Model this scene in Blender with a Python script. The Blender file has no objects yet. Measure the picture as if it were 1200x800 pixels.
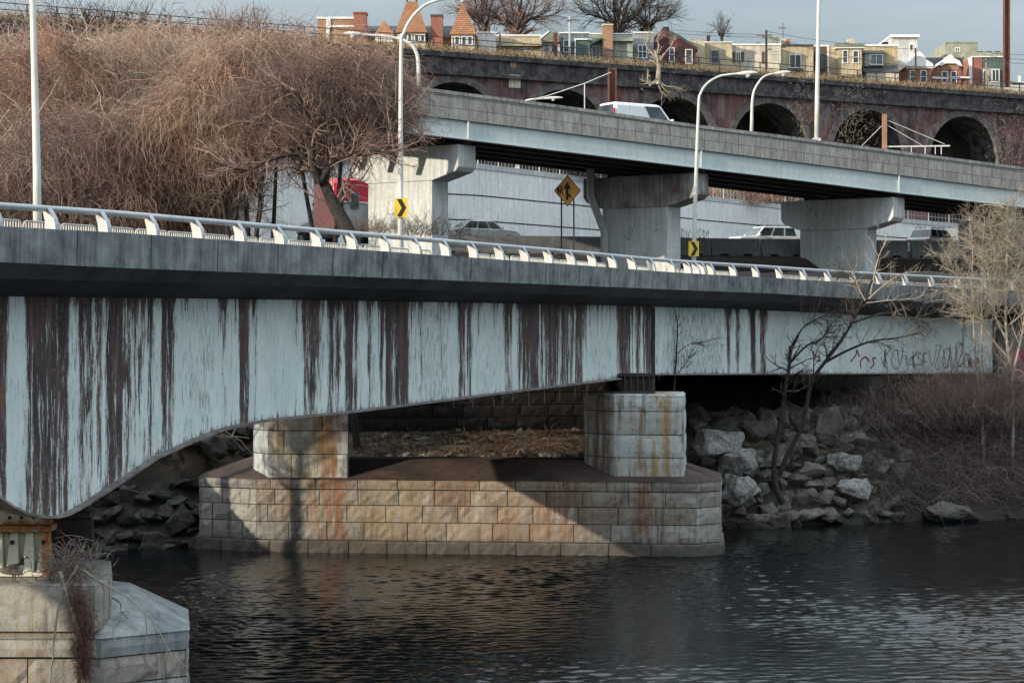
import bpy, bmesh, math, random
import numpy as np
from mathutils import Vector as V, Matrix
random.seed(7)
RNG = np.random.default_rng(11)
F, HZ, CH = 2400.0, 385.0, 9.25          # focal length in photo pixels, horizon row, eye height above the river
C = bpy.context.scene.collection
R = math.radians

def XY(px, d): return ((px-600)/F*d, d)
def Zr(py, d): return CH+(HZ-py)/F*d
def U(px, py, d): return V(((px-600)/F*d, d, Zr(py, d)))
def PX(x, y): return 600+F*x/y
def itp(x, tab): return float(np.interp(x, [a for a, b in tab], [b for a, b in tab]))

# ------------------------------------------------------------------ objects
ORG = {}
def tag(o, label=None, cat=None, group=None, kind=None):
    if label: o['label'] = label
    if cat: o['category'] = cat
    if group: o['group'] = group
    if kind: o['kind'] = kind
    return o
def thing(name, label, cat, loc=(0, 0, 0), group=None):
    o = bpy.data.objects.new(name, None); C.objects.link(o)
    o.empty_display_size = 0.3
    o.location = loc; ORG[o.name] = V(loc)
    return tag(o, label, cat, group)
def copy_tree(o, parent=None):
    c = o.copy(); C.objects.link(c)
    if parent is not None: c.parent = parent
    for ch in list(o.children): copy_tree(ch, c)
    return c

class MB:
    """collects shapes and links them as one mesh object"""
    def __init__(s): s.v = []; s.f = []; s.t = []
    def add(s, vs, fs, tone=0.5):
        b = len(s.v); s.v += [tuple(v) for v in vs]
        for f in fs: s.f.append(tuple(b+i for i in f)); s.t.append(tone)
        return s
    def box(s, c, size, rz=0, tone=0.5, mat=None):
        hx, hy, hz = size[0]/2, size[1]/2, size[2]/2
        cs, sn = math.cos(rz), math.sin(rz); vs = []
        for z in (-hz, hz):
            for x, y in ((-hx, -hy), (hx, -hy), (hx, hy), (-hx, hy)):
                vs.append((c[0]+x*cs-y*sn, c[1]+x*sn+y*cs, c[2]+z))
        return s.add(vs, [(3, 2, 1, 0), (4, 5, 6, 7), (0, 1, 5, 4), (1, 2, 6, 5), (2, 3, 7, 6), (3, 0, 4, 7)], tone)
    def bar(s, a, b, w, h=None, tone=0.5, up=V((0, 0, 1))):
        a, b = V(a), V(b); h = h or w; t = (b-a).normalized()
        if abs(t.dot(up)) > .98: up = V((0, 1, 0))
        x = t.cross(up).normalized(); y = x.cross(t)
        vs = [p+x*i*w/2+y*j*h/2 for p in (a, b) for i, j in ((-1, -1), (1, -1), (1, 1), (-1, 1))]
        return s.add(vs, [(0, 1, 2, 3), (7, 6, 5, 4), (0, 4, 5, 1), (1, 5, 6, 2), (2, 6, 7, 3), (3, 7, 4, 0)], tone)
    def tube(s, pts, r, n=8, tone=0.5, cap=True):
        pts = [V(p) for p in pts]; rs = r if isinstance(r, (list, tuple)) else [r]*len(pts)
        vs = []; fs = []; ref = None
        for i, p in enumerate(pts):
            t = (pts[min(i+1, len(pts)-1)]-pts[max(i-1, 0)]).normalized()
            if ref is None:
                ref = V((0, 0, 1)) if abs(t.z) < .9 else V((1, 0, 0))
            x = (ref-t*ref.dot(t)).normalized(); ref = x; y = t.cross(x)
            for k in range(n):
                a = 2*math.pi*k/n; vs.append(p+(x*math.cos(a)+y*math.sin(a))*rs[i])
        for i in range(len(pts)-1):
            for k in range(n):
                fs.append((i*n+k, i*n+(k+1) % n, (i+1)*n+(k+1) % n, (i+1)*n+k))
        if cap: fs += [tuple(reversed(range(n))), tuple((len(pts)-1)*n+k for k in range(n))]
        return s.add(vs, fs, tone)
    def prism(s, poly, z0, z1, tone=0.5, top=None):
        """vertical prism over a counter-clockwise plan polygon"""
        n = len(poly); top = top or poly
        vs = [(x, y, z0) for x, y in poly]+[(x, y, z1) for x, y in top]
        fs = [tuple(reversed(range(n))), tuple(n+i for i in range(n))]+[(i, (i+1) % n, n+(i+1) % n, n+i) for i in range(n)]
        return s.add(vs, fs, tone)
    def extrude(s, poly3, vec, tone=0.5):
        n = len(poly3); vec = V(vec)
        vs = [V(p) for p in poly3]+[V(p)+vec for p in poly3]
        fs = [tuple(reversed(range(n))), tuple(n+i for i in range(n))]+[(i, (i+1) % n, n+(i+1) % n, n+i) for i in range(n)]
        return s.add(vs, fs, tone)
    def lathe(s, prof, c=(0, 0, 0), n=16, tone=0.5):
        vs = []; fs = []; m = len(prof)
        for r, z in prof:
            for k in range(n):
                a = 2*math.pi*k/n; vs.append((c[0]+r*math.cos(a), c[1]+r*math.sin(a), c[2]+z))
        for i in range(m-1):
            for k in range(n): fs.append((i*n+k, i*n+(k+1) % n, (i+1)*n+(k+1) % n, (i+1)*n+k))
        fs += [tuple(reversed(range(n))), tuple((m-1)*n+k for k in range(n))]
        return s.add(vs, fs, tone)
    def grid(s, rows, tone=0.5, close=False):
        m = len(rows[0]); vs = [p for r in rows for p in r]; fs = []
        for i in range(len(rows)-1):
            for k in range(m-1 if not close else m):
                fs.append((i*m+k, i*m+(k+1) % m, (i+1)*m+(k+1) % m, (i+1)*m+k))
        return s.add(vs, fs, tone)
    def build(s, name, mat, parent=None, smooth=False, bevel=0, org=None, fix=True, uv=None):
        o0 = V((0, 0, 0))
        if org is not None: o0 = V(org)
        elif parent is not None:
            p = parent
            while p.parent: p = p.parent
            o0 = ORG.get(p.name, o0)
        me = bpy.data.meshes.new(name)
        me.from_pydata([(v[0]-o0.x, v[1]-o0.y, v[2]-o0.z) for v in s.v], [], s.f)
        a = me.attributes.new('tone', 'FLOAT', 'FACE'); a.data.foreach_set('value', s.t)
        if uv is not None:
            l = me.uv_layers.new(name='uv'); flat = []
            for lp in me.loops: flat += uv[lp.vertex_index]
            l.data.foreach_set('uv', flat)
        if fix:
            bm = bmesh.new(); bm.from_mesh(me); bmesh.ops.recalc_face_normals(bm, faces=bm.faces); bm.to_mesh(me); bm.free()
        if smooth: me.polygons.foreach_set('use_smooth', [True]*len(me.polygons))
        me.materials.append(mat); me.update()
        o = bpy.data.objects.new(name, me); C.objects.link(o)
        if parent is not None: o.parent = parent
        if org is not None and parent is None: o.location = o0
        if bevel:
            b = o.modifiers.new('edge', 'BEVEL'); b.width = bevel; b.segments = 2; b.limit_method = 'ANGLE'; b.angle_limit = R(35)
        return o

def np_obj(name, verts, quads, tone, mat, parent=None, org=(0, 0, 0), smooth=True):
    """fast mesh from numpy arrays of vertices and quads"""
    me = bpy.data.meshes.new(name)
    verts = np.asarray(verts, np.float32)-np.asarray(org, np.float32)
    n = len(quads); me.vertices.add(len(verts)); me.vertices.foreach_set('co', verts.ravel())
    me.loops.add(n*4); me.loops.foreach_set('vertex_index', np.asarray(quads, np.int32).ravel())
    me.polygons.add(n); me.polygons.foreach_set('loop_start', np.arange(0, n*4, 4, dtype=np.int32))
    me.polygons.foreach_set('use_smooth', np.full(n, smooth))
    a = me.attributes.new('tone', 'FLOAT', 'FACE'); a.data.foreach_set('value', np.asarray(tone, np.float32))
    me.update(calc_edges=True); me.materials.append(mat)
    o = bpy.data.objects.new(name, me); C.objects.link(o)
    if parent is not None: o.parent = parent
    else: o.location = org
    return o

def tubes(P, Rd, sides=3):
    """P (M,K,3) centre lines, Rd (M,K) radii -> verts, quads, stem index per quad"""
    P = np.asarray(P, float); Rd = np.asarray(Rd, float); M, K, _ = P.shape
    T = np.empty_like(P); T[:, 1:-1] = P[:, 2:]-P[:, :-2]; T[:, 0] = P[:, 1]-P[:, 0]; T[:, -1] = P[:, -1]-P[:, -2]
    T /= np.linalg.norm(T, axis=2, keepdims=True)+1e-9
    mean = P[:, -1]-P[:, 0]
    ref = np.where(np.abs(mean[:, 2:3]) < .8*np.linalg.norm(mean, axis=1, keepdims=True), np.array([[0, 0, 1.]]), np.array([[1., .2, 0]]))
    X = np.cross(T, ref[:, None, :]); X /= np.linalg.norm(X, axis=2, keepdims=True)+1e-9; Y = np.cross(T, X)
    ang = np.arange(sides)*2*np.pi/sides
    ring = X[:, :, None, :]*np.cos(ang)[None, None, :, None]+Y[:, :, None, :]*np.sin(ang)[None, None, :, None]
    W = P[:, :, None, :]+ring*Rd[:, :, None, None]
    base = (np.arange(M)*K*sides)[:, None, None]; k = np.arange(K-1)[None, :, None]*sides; j = np.arange(sides)[None, None, :]
    j2 = (j+1) % sides
    Q = np.stack([base+k+j, base+k+j2, base+k+sides+j2, base+k+sides+j], -1).reshape(-1, 4)
    idx = np.repeat(np.arange(M), (K-1)*sides)
    return W.reshape(-1, 3), Q, idx
def join(parts):
    vs, qs, ts, b = [], [], [], 0
    for v, q, t in parts: vs.append(v); qs.append(q+b); ts.append(t); b += len(v)
    return np.concatenate(vs), np.concatenate(qs), np.concatenate(ts)
def unit(a): return a/(np.linalg.norm(a, axis=-1, keepdims=True)+1e-9)

# ------------------------------------------------------------------ materials
class NT:
    def __init__(s, name):
        s.m = bpy.data.materials.new(name); s.m.use_nodes = True; s.t = s.m.node_tree
        s.b = s.t.nodes['Principled BSDF']; s.pos = s.t.nodes.new('ShaderNodeNewGeometry').outputs['Position']
    def n(s, ty): return s.t.nodes.new(ty)
    def put(s, sock, v):
        if hasattr(v, 'is_linked'): s.t.links.new(v, sock)
        elif isinstance(v, (tuple, list)) and sock.type == 'RGBA': sock.default_value = (*v[:3], 1)
        else: sock.default_value = v
    def m_(s, op, a, b=0.0, c=0.0):
        n = s.n('ShaderNodeMath'); n.operation = op
        for i, v in enumerate((a, b, c)): s.put(n.inputs[i], v)
        return n.outputs[0]
    def map(s, vec, scale=(1, 1, 1), rot=(0, 0, 0)):
        n = s.n('ShaderNodeMapping'); s.put(n.inputs[0], vec); n.inputs['Scale'].default_value = scale; n.inputs['Rotation'].default_value = rot
        return n.outputs[0]
    def noise(s, vec, scale, detail=4, rough=.6, dist=0):
        n = s.n('ShaderNodeTexNoise'); s.put(n.inputs['Vector'], vec)
        n.inputs['Scale'].default_value = scale; n.inputs['Detail'].default_value = detail; n.inputs['Roughness'].default_value = rough; n.inputs['Distortion'].default_value = dist
        return n.outputs['Fac']
    def ramp(s, fac, stops, ease='LINEAR'):
        n = s.n('ShaderNodeValToRGB'); s.put(n.inputs[0], fac); cr = n.color_ramp; cr.interpolation = ease
        while len(cr.elements) < len(stops): cr.elements.new(.5)
        for e, (p, c) in zip(cr.elements, stops):
            e.position = p; e.color = (*c, 1) if isinstance(c, (tuple, list)) else (c, c, c, 1)
        return n.outputs[0]
    def mix(s, fac, a, b, mode='MIX'):
        n = s.n('ShaderNodeMix'); n.data_type = 'RGBA'; n.blend_type = mode
        s.put(n.inputs[0], fac); s.put(n.inputs[6], a); s.put(n.inputs[7], b); return n.outputs[2]
    def attr(s, name='tone'):
        n = s.n('ShaderNodeAttribute'); n.attribute_name = name; return n.outputs['Fac']
    def sep(s, vec):
        n = s.n('ShaderNodeSeparateXYZ'); s.put(n.inputs[0], vec); return n.outputs
    def comb(s, x, y, z):
        n = s.n('ShaderNodeCombineXYZ')
        for i, v in enumerate((x, y, z)): s.put(n.inputs[i], v)
        return n.outputs[0]
    def uv(s): return s.n('ShaderNodeTexCoord').outputs['UV']
    def obj(s): return s.n('ShaderNodeTexCoord').outputs['Object']
    def bump(s, h, strength=.3, dist=.02, normal=None):
        n = s.n('ShaderNodeBump'); s.put(n.inputs['Height'], h); n.inputs['Strength'].default_value = strength; n.inputs['Distance'].default_value = dist
        if normal is not None: s.put(n.inputs['Normal'], normal)
        return n.outputs[0]
    def step(s, x, lo, hi):
        n = s.n('ShaderNodeMapRange'); n.interpolation_type = 'SMOOTHSTEP'; s.put(n.inputs[0], x); s.put(n.inputs[1], lo); s.put(n.inputs[2], hi)
        return n.outputs[0]
    def out(s, col=None, rough=None, normal=None, metal=None, spec=None):
        if col is not None: s.put(s.b.inputs['Base Color'], col)
        if rough is not None: s.put(s.b.inputs['Roughness'], rough)
        if normal is not None: s.put(s.b.inputs['Normal'], normal)
        if metal is not None: s.b.inputs['Metallic'].default_value = metal
        if spec is not None: s.b.inputs['Specular IOR Level'].default_value = spec
        return s.m

def surf(name, c1, c2, scale=1.5, rough=.8, bump=.3, streak=0, metal=0, spec=.4, grime=.25, bscale=14):
    """weathered surface: two tones in soft patches, fine grain, optional vertical run-off streaks"""
    n = NT(name)
    a = n.noise(n.pos, scale, 6, .65); f = n.ramp(a, [(.35, 0.), (.65, 1.)])
    col = n.mix(f, c1, c2)
    g = n.noise(n.pos, scale*bscale, 3, .7)
    col = n.mix(grime, col, n.ramp(g, [(.3, (.45, .45, .45)), (.7, (1.25, 1.25, 1.25))]), 'MULTIPLY')
    if streak:
        sv = n.noise(n.map(n.pos, (4, 4, .25)), 1.3, 5, .7)
        col = n.mix(streak, col, n.ramp(sv, [(.38, (.28, .27, .26)), (.6, (1.1, 1.1, 1.1))]), 'MULTIPLY')
    return n.out(col, rough, n.bump(n.noise(n.pos, scale*bscale*1.5, 4, .7), bump, .02), metal, spec)

M = {}
M['conc_dark'] = surf('dark_weathered_concrete', (.105, .122, .13), (.275, .3, .305), 1.3, .9, .6, .5)
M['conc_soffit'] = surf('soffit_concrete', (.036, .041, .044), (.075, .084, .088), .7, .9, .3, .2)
M['conc_gray'] = surf('grey_concrete', (.42, .43, .42), (.56, .57, .56), .35, .88, .25, .35)
M['conc_pier'] = surf('overpass_pier_concrete', (.46, .49, .49), (.62, .65, .65), .3, .88, .25, .3)
M['conc_parapet'] = surf('overpass_parapet_concrete', (.25, .25, .235), (.4, .4, .375), .6, .9, .4, .6)
M['conc_wall'] = surf('pale_retaining_wall', (.66, .68, .68), (.8, .81, .79), .25, .9, .3, .22)
M['conc_jersey'] = surf('road_barrier_concrete', (.15, .16, .165), (.25, .26, .265), .5, .9, .3, .35)
M['paint_blue'] = surf('pale_blue_steel_paint', (.44, .51, .52), (.53, .6, .605), .4, .55, .08, .12)
M['steel_dark'] = surf('dark_rusty_steel', (.03, .028, .028), (.07, .055, .05), 1.5, .8, .3)
M['steel_rust'] = surf('rusty_steel', (.13, .055, .03), (.24, .1, .045), 3, .85, .4)
M['alu'] = surf('weathered_aluminium', (.34, .37, .39), (.47, .49, .5), 1.2, .5, .1, 0, .35)
M['white_paint'] = surf('chalky_white_paint', (.43, .43, .41), (.6, .6, .56), 1.5, .6, .1, .15)
M['pole'] = surf('pale_grey_pole_paint', (.55, .55, .52), (.68, .68, .64), 1.2, .55, .1, .2)
M['asphalt'] = surf('worn_asphalt', (.045, .045, .047), (.085, .085, .085), .8, .95, .4)
M['black'] = surf('black_paint', (.012, .012, .013), (.025, .025, .025), 3, .7, .1)
M['yellow'] = surf('yellow_sign_sheet', (.72, .48, .03), (.8, .56, .05), 3, .45, .03, .15)
M['orange'] = surf('faded_orange_sign_sheet', (.66, .31, .03), (.76, .38, .045), 5, .5, .05, .3)
M['rubber'] = surf('tyre_rubber', (.015, .015, .015), (.03, .03, .03), 5, .9, .2)
M['hub'] = surf('wheel_metal', (.3, .3, .3), (.45, .45, .45), 5, .35, .1, 0, .7)
M['lamp_glass'] = surf('lamp_glass', (.5, .53, .52), (.6, .62, .6), 4, .25, .02)
M['brown_steel'] = surf('brown_mast_steel', (.1, .045, .03), (.2, .085, .055), 1.5, .8, .3, .4)
M['timber'] = surf('grey_timber', (.12, .1, .085), (.22, .19, .16), 2, .9, .4, .4)

def paint(name, c, rough=.28):
    n = NT(name); a = n.noise(n.pos, 2.5, 4); col = n.mix(n.ramp(a, [(.3, 0.), (.8, 1.)]), c, tuple(x*.82+.01 for x in c))
    n.b.inputs['Coat Weight'].default_value = .5; n.b.inputs['Coat Roughness'].default_value = .12
    return n.out(col, rough)
M['car_silver'] = paint('silver_car_paint', (.6, .62, .63)); M['car_white'] = paint('white_car_paint', (.74, .75, .75))
M['car_gray'] = paint('grey_car_paint', (.25, .28, .3)); M['car_red'] = paint('red_truck_paint', (.75, .025, .06))
M['car_red_sunlit'] = paint('sunlit_red_paint', (.92, .36, .3)); M['tail'] = paint('red_lamp_lens', (.5, .01, .015)); M['head'] = paint('clear_lamp_lens', (.75, .77, .8))
def glass(name, c=(.02, .028, .032)):
    n = NT(name); a = n.noise(n.pos, .8, 3)
    col = n.mix(n.ramp(a, [(.4, 0.), (.65, 1.)]), c, tuple(x*2.6+.01 for x in c)); return n.out(col, .08, spec=.8)
M['glass'] = glass('dark_window_glass'); M['glass_pale'] = glass('pale_window_glass', (.1, .13, .14))

# --- the stained girder web: vertical run-off of rust and soot over pale blue paint
n = NT('rust_streaked_blue_girder'); uv = n.uv(); st = n.attr('stain'); gr = n.attr('grey')
s1 = n.noise(n.map(uv, (5, .45, 1)), 1, 7, .74); s2 = n.noise(n.map(uv, (26, 1.3, 1)), 1, 6, .74); s3 = n.noise(n.map(uv, (62, 12, 1)), 1, 5, .75)
sv = n.m_('ADD', n.m_('MULTIPLY', s1, .45), n.m_('ADD', n.m_('MULTIPLY', s2, .38), n.m_('MULTIPLY', s3, .17)))
w = n.m_('ADD', n.m_('MULTIPLY', n.m_('SUBTRACT', sv, .5), 6.5), st)
mask = n.step(w, .4, .6)
fringe = n.m_('MULTIPLY', n.step(w, .2, .5), n.m_('SUBTRACT', 1, mask))
base = n.mix(n.ramp(n.noise(n.map(uv, (1.3, .5, 1)), 1, 6, .7), [(.3, 0.), (.7, 1.)]), (.48, .58, .58), (.68, .755, .75))
base = n.mix(n.m_('MULTIPLY', n.step(n.m_('ADD', n.m_('MULTIPLY', n.m_('SUBTRACT', n.noise(n.map(uv, (18, 1.6, 1)), 1, 6, .75), .5), 2.2), gr), .52, .6), .75), base, (.13, .16, .18))
base = n.mix(n.m_('MULTIPLY', fringe, .62), base, n.mix(n.step(n.noise(n.map(uv, (2, .3, 1)), 1, 4), .42, .6), (.27, .29, .29), (.4, .24, .16)))
rustc = n.ramp(n.noise(n.map(uv, (3.2, .35, 1)), 1, 5, .7), [(.3, (.02, .019, .023)), (.44, (.045, .036, .038)), (.57, (.1, .062, .056)), (.75, (.2, .11, .08))])
rustc = n.mix(n.step(n.noise(n.map(uv, (9, 2.2, 1)), 1, 6, .75), .6, .72), rustc, (.3, .26, .24))
col = n.mix(mask, base, rustc)
n.out(col, n.mix(mask, (.5, .5, .5), (.9, .9, .9)), n.bump(n.m_('ADD', n.m_('MULTIPLY', mask, .5), n.noise(uv, 22, 4, .7)), .35, .02)); M['girder'] = n.m

# --- granite masonry with soot, rust run-off and warm tones (rust lines at given x positions)
def masonry(name, c1, c2, stains, wet=0.7, dark=None):
    n = NT(name); x, y, z = n.sep(n.pos); t = n.attr('tone')
    a = n.noise(n.pos, 1.1, 6, .7)
    col = n.mix(n.ramp(a, [(.3, 0.), (.7, 1.)]), c1, c2)
    col = n.mix(.55, col, n.ramp(t, [(0., (.5, .48, .47)), (.5, (.95, .93, .9)), (1., (1.4, 1.36, 1.3))]), 'MULTIPLY')
    col = n.mix(n.m_('MULTIPLY', n.step(n.m_('FRACT', n.m_('MULTIPLY', t, 7.31)), .6, .9), .6), col, n.mix(.5, col, (.27, .18, .1)))
    sv = n.noise(n.map(n.pos, (3.5, 3.5, .3)), 1.2, 6, .7)
    col = n.mix(n.m_('MULTIPLY', n.step(sv, .48, .66), .72), col, (.05, .045, .04)); col = n.mix(n.m_('MULTIPLY', n.step(n.noise(n.pos, 2.6, 7, .75), .5, .66), .5), col, (.09, .075, .06))
    for x0, w, z0, z1, c, k in stains:
        mx = n.m_('SUBTRACT', 1, n.step(n.m_('ABSOLUTE', n.m_('SUBTRACT', n.m_('ADD', x, n.m_('MULTIPLY', n.m_('SUBTRACT', n.noise(n.pos, .9, 3), .5), w*.8)), x0)), w*.25, w))
        mz = n.m_('MULTIPLY', n.step(z, z0-.6, z0+.5), n.m_('SUBTRACT', 1, n.step(z, z1-.1, z1+.2)))
        f = n.m_('MULTIPLY', n.m_('MULTIPLY', mx, mz), n.step(sv, .36, .56))
        col = n.mix(n.m_('MULTIPLY', f, k), col, c)
    lo = n.m_('SUBTRACT', 1, n.step(n.m_('ADD', z, n.m_('MULTIPLY', n.m_('SUBTRACT', a, .5), .35)), wet-.35, wet))
    col = n.mix(n.m_('MULTIPLY', lo, .82), col, (.045, .037, .03))
    fine = n.noise(n.pos, 26, 4, .75)
    col = n.mix(.5, col, n.ramp(fine, [(.3, (.5, .5, .5)), (.7, (1.3, 1.3, 1.3))]), 'MULTIPLY')
    return n.out(col, .9, n.bump(n.m_('ADD', n.noise(n.pos, 7, 5, .7), n.m_('MULTIPLY', fine, .4)), .7, .035))
def xs(px, d=84): return (px-600)/F*d
OR, RD, YE = (.27, .125, .04), (.13, .045, .028), (.34, .24, .1)
M['granite'] = masonry('granite_pier_blocks', (.165, .16, .15), (.34, .335, .31), [
    (xs(385), 1.15, .6, 3.05, (.2, .085, .04), .85), (xs(350), 2.2, 1.2, 3.05, (.22, .13, .07), .5), (xs(470), 2.6, .6, 3.0, YE, .4), (xs(600), 4.2, .6, 3.0, (.28, .17, .08), .55), (xs(655), 1.3, 1.2, 2.9, (.17, .075, .045), .6), (xs(520), 1.6, 1.8, 2.95, (.16, .08, .05), .5),
    (xs(752), .55, .8, 3.1, (.16, .07, .04), .75), (xs(705), 1.2, .9, 3.1, (.3, .2, .13), .4)])
M['granite_col'] = masonry('granite_column_blocks', (.34, .38, .39), (.51, .55, .56), [
    (xs(385, 85), .75, 2.9, 9, OR, .85), (xs(350, 85), 1.6, 2.9, 9, YE, .7), (xs(775), .62, 2.9, 9, (.33, .21, .075), .9), (xs(750), .16, 2.9, 6, OR, .8), (xs(705), .6, 2.9, 9, (.12, .08, .05), .8)], -2)
M['granite_near'] = masonry('granite_near_pier_blocks', (.2, .205, .195), (.35, .35, .33), [(xs(30, 50), .9, .3, 3.4, (.3, .22, .12), .5), (xs(90, 50), .5, .3, 2.4, (.26, .17, .09), .5)], -2)
M['mortar'] = surf('dark_mortar', (.03, .028, .025), (.06, .055, .05), 3, .95, .3)
M['cap_red'] = surf('rust_washed_cap_stone', (.035, .028, .026), (.1, .062, .05), .8, .9, .5, .3)

# --- brick viaduct: soot-black brick with red patches, darker stone belt
n = NT('sooty_viaduct_brick'); uv = n.uv()
br = n.n('ShaderNodeTexBrick'); n.put(br.inputs['Vector'], uv); br.inputs['Scale'].default_value = 1
br.inputs['Color1'].default_value = (.21, .07, .058, 1); br.inputs['Color2'].default_value = (.11, .052, .052, 1); br.inputs['Mortar'].default_value = (.1, .085, .085, 1)
br.inputs['Brick Width'].default_value = .5; br.inputs['Row Height'].default_value = .18; br.inputs['Mortar Size'].default_value = .022
so = n.noise(n.pos, .22, 7, .74); so2 = n.noise(n.map(n.pos, (1, 1, .35)), .9, 6, .75)
col = n.mix(n.step(so, .46, .68), br.outputs['Color'], (.035, .032, .038))
col = n.mix(n.m_('MULTIPLY', n.step(so2, .5, .62), .75), col, (.17, .15, .15))
col = n.mix(n.m_('MULTIPLY', n.step(so2, .5, .36), .7), col, (.02, .019, .023))
n.out(col, .92, n.bump(n.m_('ADD', br.outputs['Fac'], n.noise(n.pos, 4, 5)), .5, .05)); M['brick_viaduct'] = n.m
M['stone_belt'] = surf('sooty_stone_belt', (.022, .023, .027), (.115, .108, .11), 1.1, .95, .8, .6)
M['arch_ring'] = surf('arch_ring_brick', (.075, .06, .062), (.2, .17, .165), 1.2, .95, .8, .4)
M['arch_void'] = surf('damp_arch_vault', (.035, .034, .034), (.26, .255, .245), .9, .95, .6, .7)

def brick(name, c1, c2, mo, sc=1.0):
    n = NT(name); b = n.n('ShaderNodeTexBrick'); x, y, z = n.sep(n.pos)
    n.put(b.inputs['Vector'], n.comb(n.m_('ADD', x, y), z, 0)); b.inputs['Scale'].default_value = sc
    b.inputs['Color1'].default_value = (*c1, 1); b.inputs['Color2'].default_value = (*c2, 1); b.inputs['Mortar'].default_value = (*mo, 1)
    b.inputs['Brick Width'].default_value = .4; b.inputs['Row Height'].default_value = .16; b.inputs['Mortar Size'].default_value = .02
    g = n.noise(n.pos, .7, 5, .7)
    return n.out(n.mix(.6, b.outputs['Color'], n.ramp(g, [(.3, (.55, .55, .55)), (.7, (1.2, 1.2, 1.2))]), 'MULTIPLY'), .9, n.bump(b.outputs['Fac'], .4, .03))
M['brick_red'] = brick('red_house_brick', (.33, .1, .065), (.24, .075, .05), (.3, .2, .16))
M['brick_orange'] = brick('orange_house_brick', (.37, .19, .105), (.29, .145, .085), (.33, .25, .18))
M['tile_orange'] = brick('orange_roof_tile', (.4, .2, .1), (.3, .145, .075), (.16, .07, .04), .7)
M['slate'] = brick('grey_roof_slate', (.085, .085, .09), (.06, .06, .068), (.03, .03, .03), .8)
M['slate_green'] = brick('green_grey_shingle', (.25, .27, .2), (.2, .22, .165), (.12, .13, .1), .8)
M['shingle_tan'] = brick('tan_shingle', (.3, .23, .13), (.25, .19, .11), (.15, .11, .07), .8)
def stucco(name, c): return surf(name, tuple(x*.7 for x in c), c, .8, .9, .3, .42, grime=.5)
M['h_white'] = stucco('white_stucco', (.75, .76, .74)); M['h_tan'] = stucco('tan_stucco', (.62, .52, .36)); M['h_yellow'] = stucco('yellow_stucco', (.62, .5, .3))
M['h_cream'] = stucco('cream_stucco', (.72, .66, .54)); M['h_gray'] = stucco('grey_stucco', (.38, .4, .4)); M['h_green'] = stucco('sage_siding', (.4, .44, .35))
M['h_maroon'] = stucco('maroon_siding', (.14, .05, .055)); M['h_blue'] = stucco('slate_blue_siding', (.16, .2, .23)); M['h_olive'] = stucco('olive_panel', (.4, .4, .31)); M['h_brown'] = stucco('brown_siding', (.16, .11, .08)); M['h_teal'] = stucco('dark_teal_panel', (.1, .15, .15))
M['trim'] = surf('white_trim', (.68, .68, .66), (.78, .78, .76), 2, .7, .1)

# --- vegetation, rock, ground
def twig(name, stops, scale=.25, huek=.3):
    n = NT(name); t = n.attr('tone'); a = n.noise(n.pos, scale, 3)
    f = n.m_('ADD', n.m_('MULTIPLY', t, .7), n.m_('MULTIPLY', n.ramp(a, [(.3, 0.), (.7, 1.)]), .3))
    hue = n.ramp(n.noise(n.pos, scale*.9, 4, .7), [(.36, (1.12, .86, .82)), (.5, (.95, .95, .95)), (.64, (.98, 1.04, .98))])
    return n.out(n.mix(huek, n.ramp(f, stops), hue, 'MULTIPLY'), .85, spec=.2)
M['twig_hill'] = twig('dry_vine_stems', [(0., (.09, .05, .042)), (.35, (.21, .11, .085)), (.65, (.35, .24, .185)), (1., (.58, .47, .37))], .25, .85)
M['twig_purple'] = twig('mauve_brown_twigs', [(0., (.06, .04, .038)), (.4, (.17, .115, .1)), (.75, (.3, .21, .17)), (1., (.5, .39, .3))])
M['twig_pale'] = twig('pale_dry_twigs', [(0., (.15, .12, .09)), (.5, (.33, .28, .22)), (1., (.55, .48, .39))])
M['twig_dark'] = twig('dark_bare_twigs', [(0., (.03, .024, .02)), (.6, (.075, .06, .05)), (1., (.15, .125, .1))])
M['twig_bank'] = twig('bank_brush_twigs', [(0., (.05, .038, .034)), (.5, (.155, .122, .105)), (1., (.36, .3, .25))])
M['bark'] = surf('dark_bark', (.022, .018, .016), (.055, .045, .04), 5, .95, .8)
M['bark_pale'] = surf('pale_bark', (.25, .21, .16), (.42, .37, .29), 3, .9, .6)
M['litter'] = twig('dead_leaf_litter', [(0., (.03, .02, .014)), (.5, (.1, .065, .04)), (1., (.27, .19, .12))])
M['straw'] = twig('dry_straw', [(0., (.15, .11, .07)), (.5, (.3, .22, .13)), (1., (.46, .37, .23))])
M['rock_dark'] = surf('shaded_bank_rock', (.018, .018, .016), (.07, .07, .062), 1.8, .9, .9, .2)  # riprap rock darkened in colour for the shade under the bridge
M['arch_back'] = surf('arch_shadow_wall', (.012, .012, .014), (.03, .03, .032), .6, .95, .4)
n = NT('riprap_rock'); oi = n.n('ShaderNodeObjectInfo').outputs['Random']
a = n.noise(n.pos, 1.6, 7, .7); b = n.noise(n.pos, 9, 5, .75)
col = n.mix(n.ramp(a, [(.32, 0.), (.68, 1.)]), (.075, .07, .062), (.23, .22, .2))
col = n.mix(.75, col, n.ramp(oi, [(0., (.45, .44, .42)), (.6, (.85, .84, .8)), (1., (1.5, 1.5, 1.46))]), 'MULTIPLY')
col = n.mix(n.m_('MULTIPLY', n.step(b, .52, .62), .6), col, (.035, .035, .03))
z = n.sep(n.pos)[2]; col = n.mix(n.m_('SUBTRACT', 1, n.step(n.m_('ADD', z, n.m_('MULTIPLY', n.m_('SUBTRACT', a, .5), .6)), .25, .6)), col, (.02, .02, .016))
n.out(col, .9, n.bump(n.m_('ADD', b, n.m_('MULTIPLY', n.noise(n.pos, 30, 3, .7), .35)), .9, .06)); M['rock'] = n.m
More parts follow.
